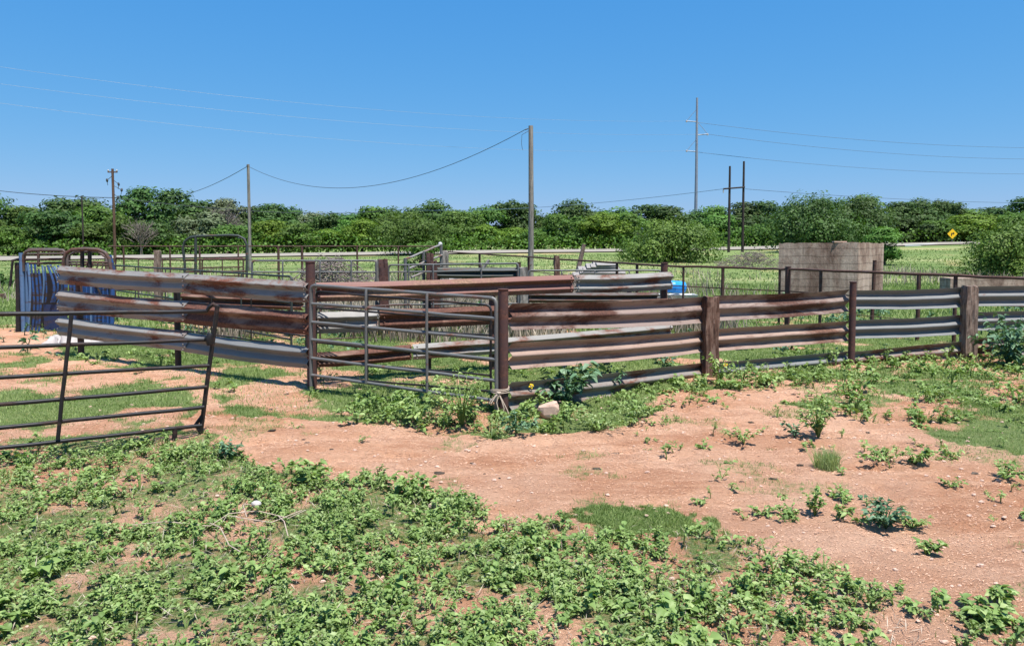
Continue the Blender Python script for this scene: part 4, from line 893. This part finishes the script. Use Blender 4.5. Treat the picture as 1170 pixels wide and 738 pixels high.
def trunk_mesh(name, Hh, r, W_, mat='bark', twigs=0):
    mb = MB(); mb.tube([(0, 0, -.4), (r*.3, 0, Hh*.15), (-.1, .1, Hh*.4), (.1, 0, Hh*.62)], [r*1.3, r, r*.7, r*.4], 8)
    for i in range(6):
        a = random.uniform(0, 6.28); z = Hh*random.uniform(.12, .45); q = W_*random.uniform(.2, .4); mb.tube([(0, 0, z), (math.cos(a)*q*.5, math.sin(a)*q*.5, z+Hh*.12), (math.cos(a)*q, math.sin(a)*q, z+Hh*random.uniform(.2, .4))], [r*.5, r*.3, r*.12], 6)
    for i in range(twigs):
        a = random.uniform(0, 6.28); z = Hh*random.uniform(.3, .7); q = W_*random.uniform(.05, .4); p0 = Vector((math.cos(a)*q*.4, math.sin(a)*q*.4, z)); p1_ = Vector((math.cos(a)*q, math.sin(a)*q, z+Hh*random.uniform(.1, .35))); mb.tube([p0, lerp(p0, p1_, .5)+Vector((random.uniform(-.3, .3), 0, .2)), p1_], [.07, .045, .02], 4, False)
        for j in range(4):
            s = random.uniform(.4, 1); c = lerp(p0, p1_, s); mb.tube([c, c+Vector((random.uniform(-.7, .7), random.uniform(-.5, .5), random.uniform(.2, .9)))], [.03, .012], 3, False)
    me = bpy.data.meshes.new(name); me.from_pydata([tuple(v_) for v_ in mb.v], [], mb.f); me.materials.append(M[mat]); return me
TV = {}
for kind, mt in (('dark', 'l_dark'), ('mid', 'l_mid'), ('bright', 'l_bright'), ('pale', 'l_pale')):
    TV[kind] = [(crown_mesh('crown', 9, 10, .5, 19, 6500, .40, mt, .8), trunk_mesh('trunk', 10, .22, 9)) for i in range(4 if kind in ('dark', 'mid') else 3)]
# each: photo x, top y, width px, depth, kind ; rear row then front row
LM = [(-30, 'left picture edge'), (128, 'rusty brown pole'), (283, 'bow gate pole'), (420, None), (606, 'tall grey wooden pole'), (796, 'steel transmission pole'), (850, 'dark pole pair'), (1010, 'concrete tank'), (1088, 'yellow warning sign')]
LM = [l for l in LM if l[1]]
ORD = ['first', 'second', 'third', 'fourth', 'fifth', 'sixth', 'seventh', 'eighth', 'ninth', 'tenth', 'eleventh', 'twelfth', 'thirteenth', 'fourteenth', 'fifteenth', 'sixteenth', 'seventeenth', 'eighteenth']
LOOK = {'dark': 'dark green tree', 'mid': 'mid green tree', 'bright': 'bright yellow-green tree', 'pale': 'pale grey-green tree'}
REAR = [(-12, 221, 70, 'dark'), (22, 243, 60, 'mid'), (48, 236, 60, 'dark'), (80, 226, 78, 'dark'), (112, 238, 56, 'mid'), (140, 234, 56, 'dark'), (165, 221, 56, 'dark'), (196, 222, 66, 'dark'), (228, 232, 60, 'dark'), (262, 236, 56, 'pale'), (288, 240, 54, 'dark'), (306, 236, 52, 'dark'), (326, 234, 50, 'dark'), (350, 238, 46, 'pale'), (374, 243, 46, 'dark'), (398, 246, 54, 'dark'), (424, 241, 50, 'mid'), (448, 237, 52, 'dark'), (472, 238, 50, 'mid'), (498, 237, 54, 'dark'), (524, 240, 50, 'mid'), (550, 240, 52, 'mid'), (580, 233, 50, 'dark'), (604, 240, 48, 'dark'), (630, 244, 46, 'mid'), (656, 236, 52, 'dark'), (684, 243, 44, 'dark'), (706, 237, 50, 'mid'), (736, 235, 56, 'dark'), (768, 238, 50, 'dark'), (796, 241, 48, 'dark'), (818, 239, 48, 'mid'), (846, 241, 48, 'dark'), (868, 238, 46, 'dark'), (888, 247, 44, 'mid')]
FRONTR = [(8, 252, 66, 'mid'), (62, 250, 60, 'dark'), (104, 250, 56, 'mid'), (136, 254, 50, 'mid'), (178, 248, 62, 'dark'), (206, 256, 46, 'pale'), (240, 252, 56, 'pale'), (190, 262, 28, 'bright'), (286, 256, 48, 'mid'), (312, 252, 52, 'bright'), (344, 256, 52, 'mid'), (374, 258, 50, 'bright'), (414, 253, 52, 'bright'), (446, 254, 50, 'mid'), (524, 255, 56, 'mid'), (556, 257, 50, 'bright'), (588, 260, 44, 'bright'), (634, 252, 52, 'mid'), (660, 256, 50, 'mid'), (690, 255, 54, 'bright'), (716, 258, 46, 'mid'), (824, 254, 52, 'mid'), (850, 258, 44, 'dark'), (874, 256, 46, 'mid'), (20, 262, 50, 'dark'), (158, 262, 44, 'mid'), (262, 264, 44, 'mid'), (398, 264, 44, 'mid'), (500, 264, 44, 'mid'), (610, 264, 46, 'mid'), (740, 262, 46, 'mid')]
RIGHTR = [(905, 233, 60, 132, 'dark'), (940, 228, 62, 130, 'dark'), (985, 226, 66, 130, 'mid'), (1022, 233, 56, 135, 'dark'), (1050, 228, 52, 138, 'dark'), (1080, 226, 46, 138, 'dark'), (1062, 238, 48, 136, 'dark'), (1108, 240, 56, 140, 'mid'), (1136, 238, 54, 140, 'dark'), (1166, 226, 60, 136, 'dark'), (1196, 222, 60, 136, 'dark'), (1104, 247, 56, 130, 'bright'), (1134, 248, 56, 130, 'bright'), (1156, 244, 50, 128, 'mid'), (1040, 250, 50, 130, 'dark'), (1065, 254, 44, 129, 'mid')]
def place_tree(kind, px, ytop, wpx, Yv, label, group, name='tree', meshes=None, yaw=None, dims=(9, 10)):
    p = at(px, ytop, Yv); z0 = H1(p.x, Yv); Hh = p.z-z0; W_ = wpx*Yv/850; mc, mt_ = meshes or random.choice(TV[kind])
    t = thing(name, label, 'bush' if 'bush' in name else 'tree', (p.x, Yv, z0), group); t.scale = (W_/dims[0], W_/dims[0], Hh/dims[1]); t.rotation_euler.z = yaw if yaw is not None else random.uniform(0, 6.28)
    c = link('crown', mc, None, t); u = link('trunk', mt_, None, t); return t
def lab(px, kind, row, cnt):
    l = max((q for q in LM if q[0] <= px), default=LM[0], key=lambda q: q[0]); kk = (l[1], row, kind); cnt[kk] = cnt.get(kk, 0)+1
    return '%s %s right of the %s, %s' % (ORD[cnt[kk]-1], LOOK[kind], l[1], row)
cnt = {}; GRP = 'trees of the far tree line'
for x, y, w_, k in sorted(REAR): place_tree(k, x, y-5+4.5*math.sin(x*.83), w_*random.choice((1.1, 1.25, 1.4)), random.uniform(148, 160), lab(x, k, 'tall rear row', cnt), GRP)
for x, y, w_, k in sorted(FRONTR): place_tree(k, x, y-5+9*math.sin(x*1.7), w_*random.uniform(.8, 1.25), random.uniform(132, 142), lab(x, k, 'low front row', cnt), GRP)
for x, y, w_, Yv, k in sorted(RIGHTR): place_tree(k, x, y-2, w_*1.2, Yv+4, lab(x, k, 'right clump', cnt), GRP)
# nearer trees and bushes with finer leaves
def fine(label, name, kind, px, ytop, wpx, Yv, n, ls, nl=40, z0=.3):
    nl = int(nl*.62)
    p = at(px, ytop, Yv); zg = H1(p.x, Yv); Hh = p.z-zg; W_ = wpx*Yv/850
    mc = crown_mesh('crown', W_, Hh, .0 if name == 'bush' else z0, nl, n, ls, kind, .8, 0, name == 'bush'); mt_ = trunk_mesh('trunk', Hh, .12+.02*Hh, W_)
    return place_tree(None, px, ytop, wpx, Yv, label, None, name, (mc, mt_), 0, (W_, Hh))
fine('round dark green bush standing alone in the field right of centre', 'bush', 'l_bush', 769, 248, 104, 74, 15000, .21, 46)
fine('broad dark green tree right behind the concrete tank', 'tree', 'l_dark', 938, 224, 122, 92, 15000, .26, 50)
fine('second broad green tree overlapping behind the right part of the tank', 'tree', 'l_dark', 985, 226, 84, 98, 9000, .27, 36)
fine('small lighter tree at the right corner of the concrete tank', 'tree', 'l_mid', 1010, 258, 44, 66, 8000, .17, 26)
fine('light green bush at the right picture edge behind the fence', 'bush', 'l_bush', 1160, 252, 112, 46, 18000, .13, 46)
fine('feathery mid green tree left of centre behind the back pipe fence', 'tree', 'l_mid', 474, 239, 84, 100, 11000, .26, 40)
fine('small green bush beside the loading ramp', 'bush', 'l_mid', 482, 275, 44, 52, 3500, .14, 18)
fine('dark shrub at the left picture edge beyond the chute', 'bush', 'l_dark', -2, 312, 26, 40, 2200, .12, 12)
# bare tree
t = thing('dead_tree', 'bare grey dead tree poking above the tree line left of the bow gate pole', 'tree', (at(258, 224, 140).x, 140, H1(-50, 140)))
link('branches', trunk_mesh('dead_branches', 9.2, .25, 9, 'twig', 90), None, t)
t = thing('dead_tree', 'bare grey branches in front of the trees right of the rusty brown pole', 'tree', (at(160, 240, 128).x, 128, H1(-60, 128)))
link('branches', trunk_mesh('dead_branches', 6.5, .2, 8, 'twig', 70), None, t)
# dark undergrowth under the tree line
x = rng.uniform(-150, 150, 30000); y = rng.uniform(127, 150, 30000)+np.clip(x-40, 0, 60)*.03; zz = rng.random(30000)**.8*(1.6+2.8*fbm(x*.15, y*.15, 3))
V, q4, r_ = cards(np.stack([x, y, hgt(x, y)+zz], 1), rand3(30000), rand3(30000)+np.array([0, 0, .8]), .55, .42)
tag(link('undergrowth', np_mesh('undergrowth', V, [q4], {'rnd': r_}), M['l_mid']), 'tangled undergrowth at the foot of the far tree line', 'undergrowth', None, 'stuff')

# ---------------------------------------------------------------- single weeds
def weed(label, px, py, hpx, wpx, kind='weed', ls=None, n=60, name='weed', up=.35):
    p = G(px, py); k = p.y/850*1.4; h = hpx*k; r = wpx*k/2; L = (ls or h*.28); n = int(n*2)
    t = T(name, label, 'weed', Vector((p.x, p.y, H1(p.x, p.y))), 'single weeds on and beside the dirt')
    V, a3, a4, r_ = weed_arrays(h*(.9 if h > .45 else .68), r*(.9 if h > .45 else 1.15), n, L, up, .5)
    link('leaves', np_mesh('leaves', V, [a3, a4], {'rnd': r_}), M[kind], t); return t
weed('big blue-green broad-leaved plant just right of the maroon corner post', 648, 462, 40, 66, 'weed_blue', .13, 150, 'broadleaf_plant', .1)
weed('dark large-leaved plant against the pale grey timber post at the right edge', 1152, 420, 48, 68, 'weed_blue', .13, 210, 'broadleaf_plant', .1)
weed('dark broad-leaved weed at the foot of the grey gate, left of its tied end', 590, 494, 26, 40, 'weed_blue', .07, 70)
weed('bushy light green weed right under the tied end of the grey gate', 528, 486, 48, 66, 'weed', .06, 190)
weed('low round light weed in front of the maroon corner post', 562, 497, 22, 46, 'weed_light', .04, 110)
weed('spreading weed with one large leaf below the middle of the grey gate', 478, 484, 30, 56, 'weed', .085, 80)
weed('flat pale weed beside the pink rock', 682, 488, 26, 60, 'weed_light', .04, 150)
weed('pale weed at the right end of the weeds by the rock', 726, 478, 26, 40, 'weed_light', .045, 90)
weed('upright leafy weed leaning on the lowest rail left of the dark timber post', 700, 448, 34, 34, 'weed_blue', .08, 60)
weed('blue-green weed standing inside the pen between corner post and timber post', 758, 424, 22, 30, 'weed_blue', .08, 50)
weed('weed with a yellow flower at the foot of the dark timber post', 822, 436, 30, 36, 'weed', .07, 70)
weed('tall weed right of the dark timber post', 848, 440, 26, 34, 'weed', .07, 60)
weed('low sprawling weed on the dirt below the dark timber post', 850, 504, 22, 34, 'weed', .05, 60)
weed('bushy weed on the dirt between dark timber post and thin maroon post', 935, 500, 40, 50, 'weed', .06, 150)
weed('smaller bluish weed attached left of that bushy weed on the dirt', 908, 500, 20, 22, 'weed_blue', .06, 34)
weed('wide flat weed on the dirt below the thin maroon post', 1010, 527, 16, 52, 'weed', .05, 80)
weed('leafy weed on the dirt just right of the wide flat weed', 1046, 530, 22, 36, 'weed', .06, 70)
weed('weed patch plant on the dirt below the pale timber post', 1088, 520, 16, 32, 'weed', .05, 50)
weed('tall thin weed in the centre of the right dirt', 931, 586, 32, 20, 'weed', .05, 60, up=.7)
weed('small low weed left of the tall thin weed', 872, 586, 12, 32, 'weed', .04, 50)
weed('round small weed between the low weed and the tall thin weed', 903, 590, 14, 20, 'weed', .04, 40)
weed('small weed just right of the tall thin weed', 962, 592, 18, 20, 'weed', .05, 40)
weed('forked sprawling weed on the right dirt', 1012, 600, 36, 40, 'weed_blue', .055, 110)
weed('low companion weed touching the forked sprawling weed', 1042, 600, 16, 26, 'weed', .045, 50)
weed('lone weed with dark shadow on the lower right dirt', 1058, 632, 20, 22, 'weed', .055, 40)
weed('cluster weed near the right edge on the dirt', 1148, 548, 22, 38, 'weed', .05, 80)
weed('small round weed on the upper right dirt', 1086, 556, 12, 20, 'weed', .04, 34)
weed('tiny weed on the dirt below the lush grass patch corner', 800, 576, 10, 18, 'weed', .035, 26)
weed('small dry weed on the track below the grey gate', 410, 505, 8, 18, 'weed_light', .03, 26)
weed('tiny weed on the track left of the small dry weed', 337, 487, 8, 18, 'weed_light', .03, 24)
weed('dark leafy weed by the foot of the black gate', 262, 524, 24, 26, 'weed_blue', .06, 60)
weed('big leafed weed at the upper edge of the near weeds, below the track', 352, 552, 26, 40, 'weed', .07, 80)
weed('leafy weed on the near weed edge below the picture centre', 470, 566, 26, 44, 'weed', .07, 90)
weed('upright seedling with paired leaves near the lower right corner', 1144, 690, 26, 24, 'weed', .07, 26, up=.6)
weed('bright green weed near the bottom right corner', 1125, 706, 24, 40, 'weed', .07, 80)
# grass tuft on the dirt
p = G(945, 534); t = T('grass_tuft', 'round tuft of pale grass alone on the right dirt', 'grass tuft', Vector((p.x, p.y, H1(p.x, p.y))), None)
n = 420; a = rng.random(n)*6.283; q = rng.random(n)**.7*.13; V, a3, a4, r_ = blades(np.stack([np.cos(a)*q, np.sin(a)*q, np.zeros(n)], 1), .16+.1*rng.random(n), .006, .9, .5+.5*rng.random(n))
link('blades', np_mesh('blades', V, [a3, a4], {'rnd': r_}), M['weed_light'], t)
# yellow flowers
for px, py, Yv, lb in ((607, 441, 10.2, 'yellow flower beside the big blue-green plant'), (829, 417, 12.5, 'yellow flower right of the dark timber post')):
    c = at(px, py, Yv); t = T('flower', lb, 'flower', c)
    mb = MB()
    for i in range(9):
        a = i*.7; d = Vector((math.cos(a), -.4, math.sin(a))); mb.ball(c+d*.022*(1+.4*math.sin(i*3)), .013, 6, 4, (1, .5, 1))
    mb.build('petals', M['yellow'], t); mb = MB(); mb.ball(c+Vector((0, -.02, 0)), .011, 6, 4); mb.build('centre', M['rope'], t); mb = MB(); mb.tube([c, c+Vector((.02, .03, -.15)), Vector((c.x+.05, c.y+.05, 0))], .005, 5); mb.build('stem', M['pipe_green'], t)
# rock
c = G(628, 479); mb = MB(); mb.ball((c.x, c.y+.1, .11), .15, 12, 8, (1.05, .8, .9), .07)
for i, v_ in enumerate(mb.v):
    v_.z = min(v_.z, .19+.05*(v_.x-c.x)/.15); v_.x = min(v_.x, c.x+.13); v_.y = max(v_.y, c.y+.01)
tag(mb.build('rock', M['rock'], None, False), 'pink flat-topped rock among weeds right of the maroon corner post', 'rock')
for px, py, s, lb in ((293, 588, .035, 'small white stone on the near weeds'), (497, 583, .045, 'small reddish stone among the near weeds')):
    c = G(px, py); mb = MB(); mb.ball((c.x, c.y, H1(c.x, c.y)+.1 if px < 300 else .04), s, 9, 6, (1.3, 1, .8), .1); tag(mb.build('stone', M['cloth'] if px < 300 else M['rock'], None, False), lb, 'stone')
# dry vine lying over the near weeds
t = T('dry_vine', 'long pale dry stems lying over the near weeds at lower left', 'dry stems', G(260, 605))
for ps in ([(152, 601), (190, 603), (240, 602), (262, 595), (295, 590), (330, 594), (350, 592)], [(240, 603), (252, 612), (262, 626), (275, 636)], [(262, 595), (280, 601), (310, 599), (345, 590)], [(318, 596), (325, 607), (330, 618)], [(282, 596), (278, 584), (290, 577)]):
    mb = MB(); q = []
    for i, (a, b_) in enumerate(ps): p = G(a, b_+8); q.append(Vector((p.x, p.y, H1(p.x, p.y)+.09+.03*math.sin(i*2.3))))
    mb.tube(q, .004, 5); mb.build('stem', M['rope'], t)

# ---------------------------------------------------------------- settle: drop bookkeeping
for o in bpy.data.objects:
    if '_o' in o: del o['_o']
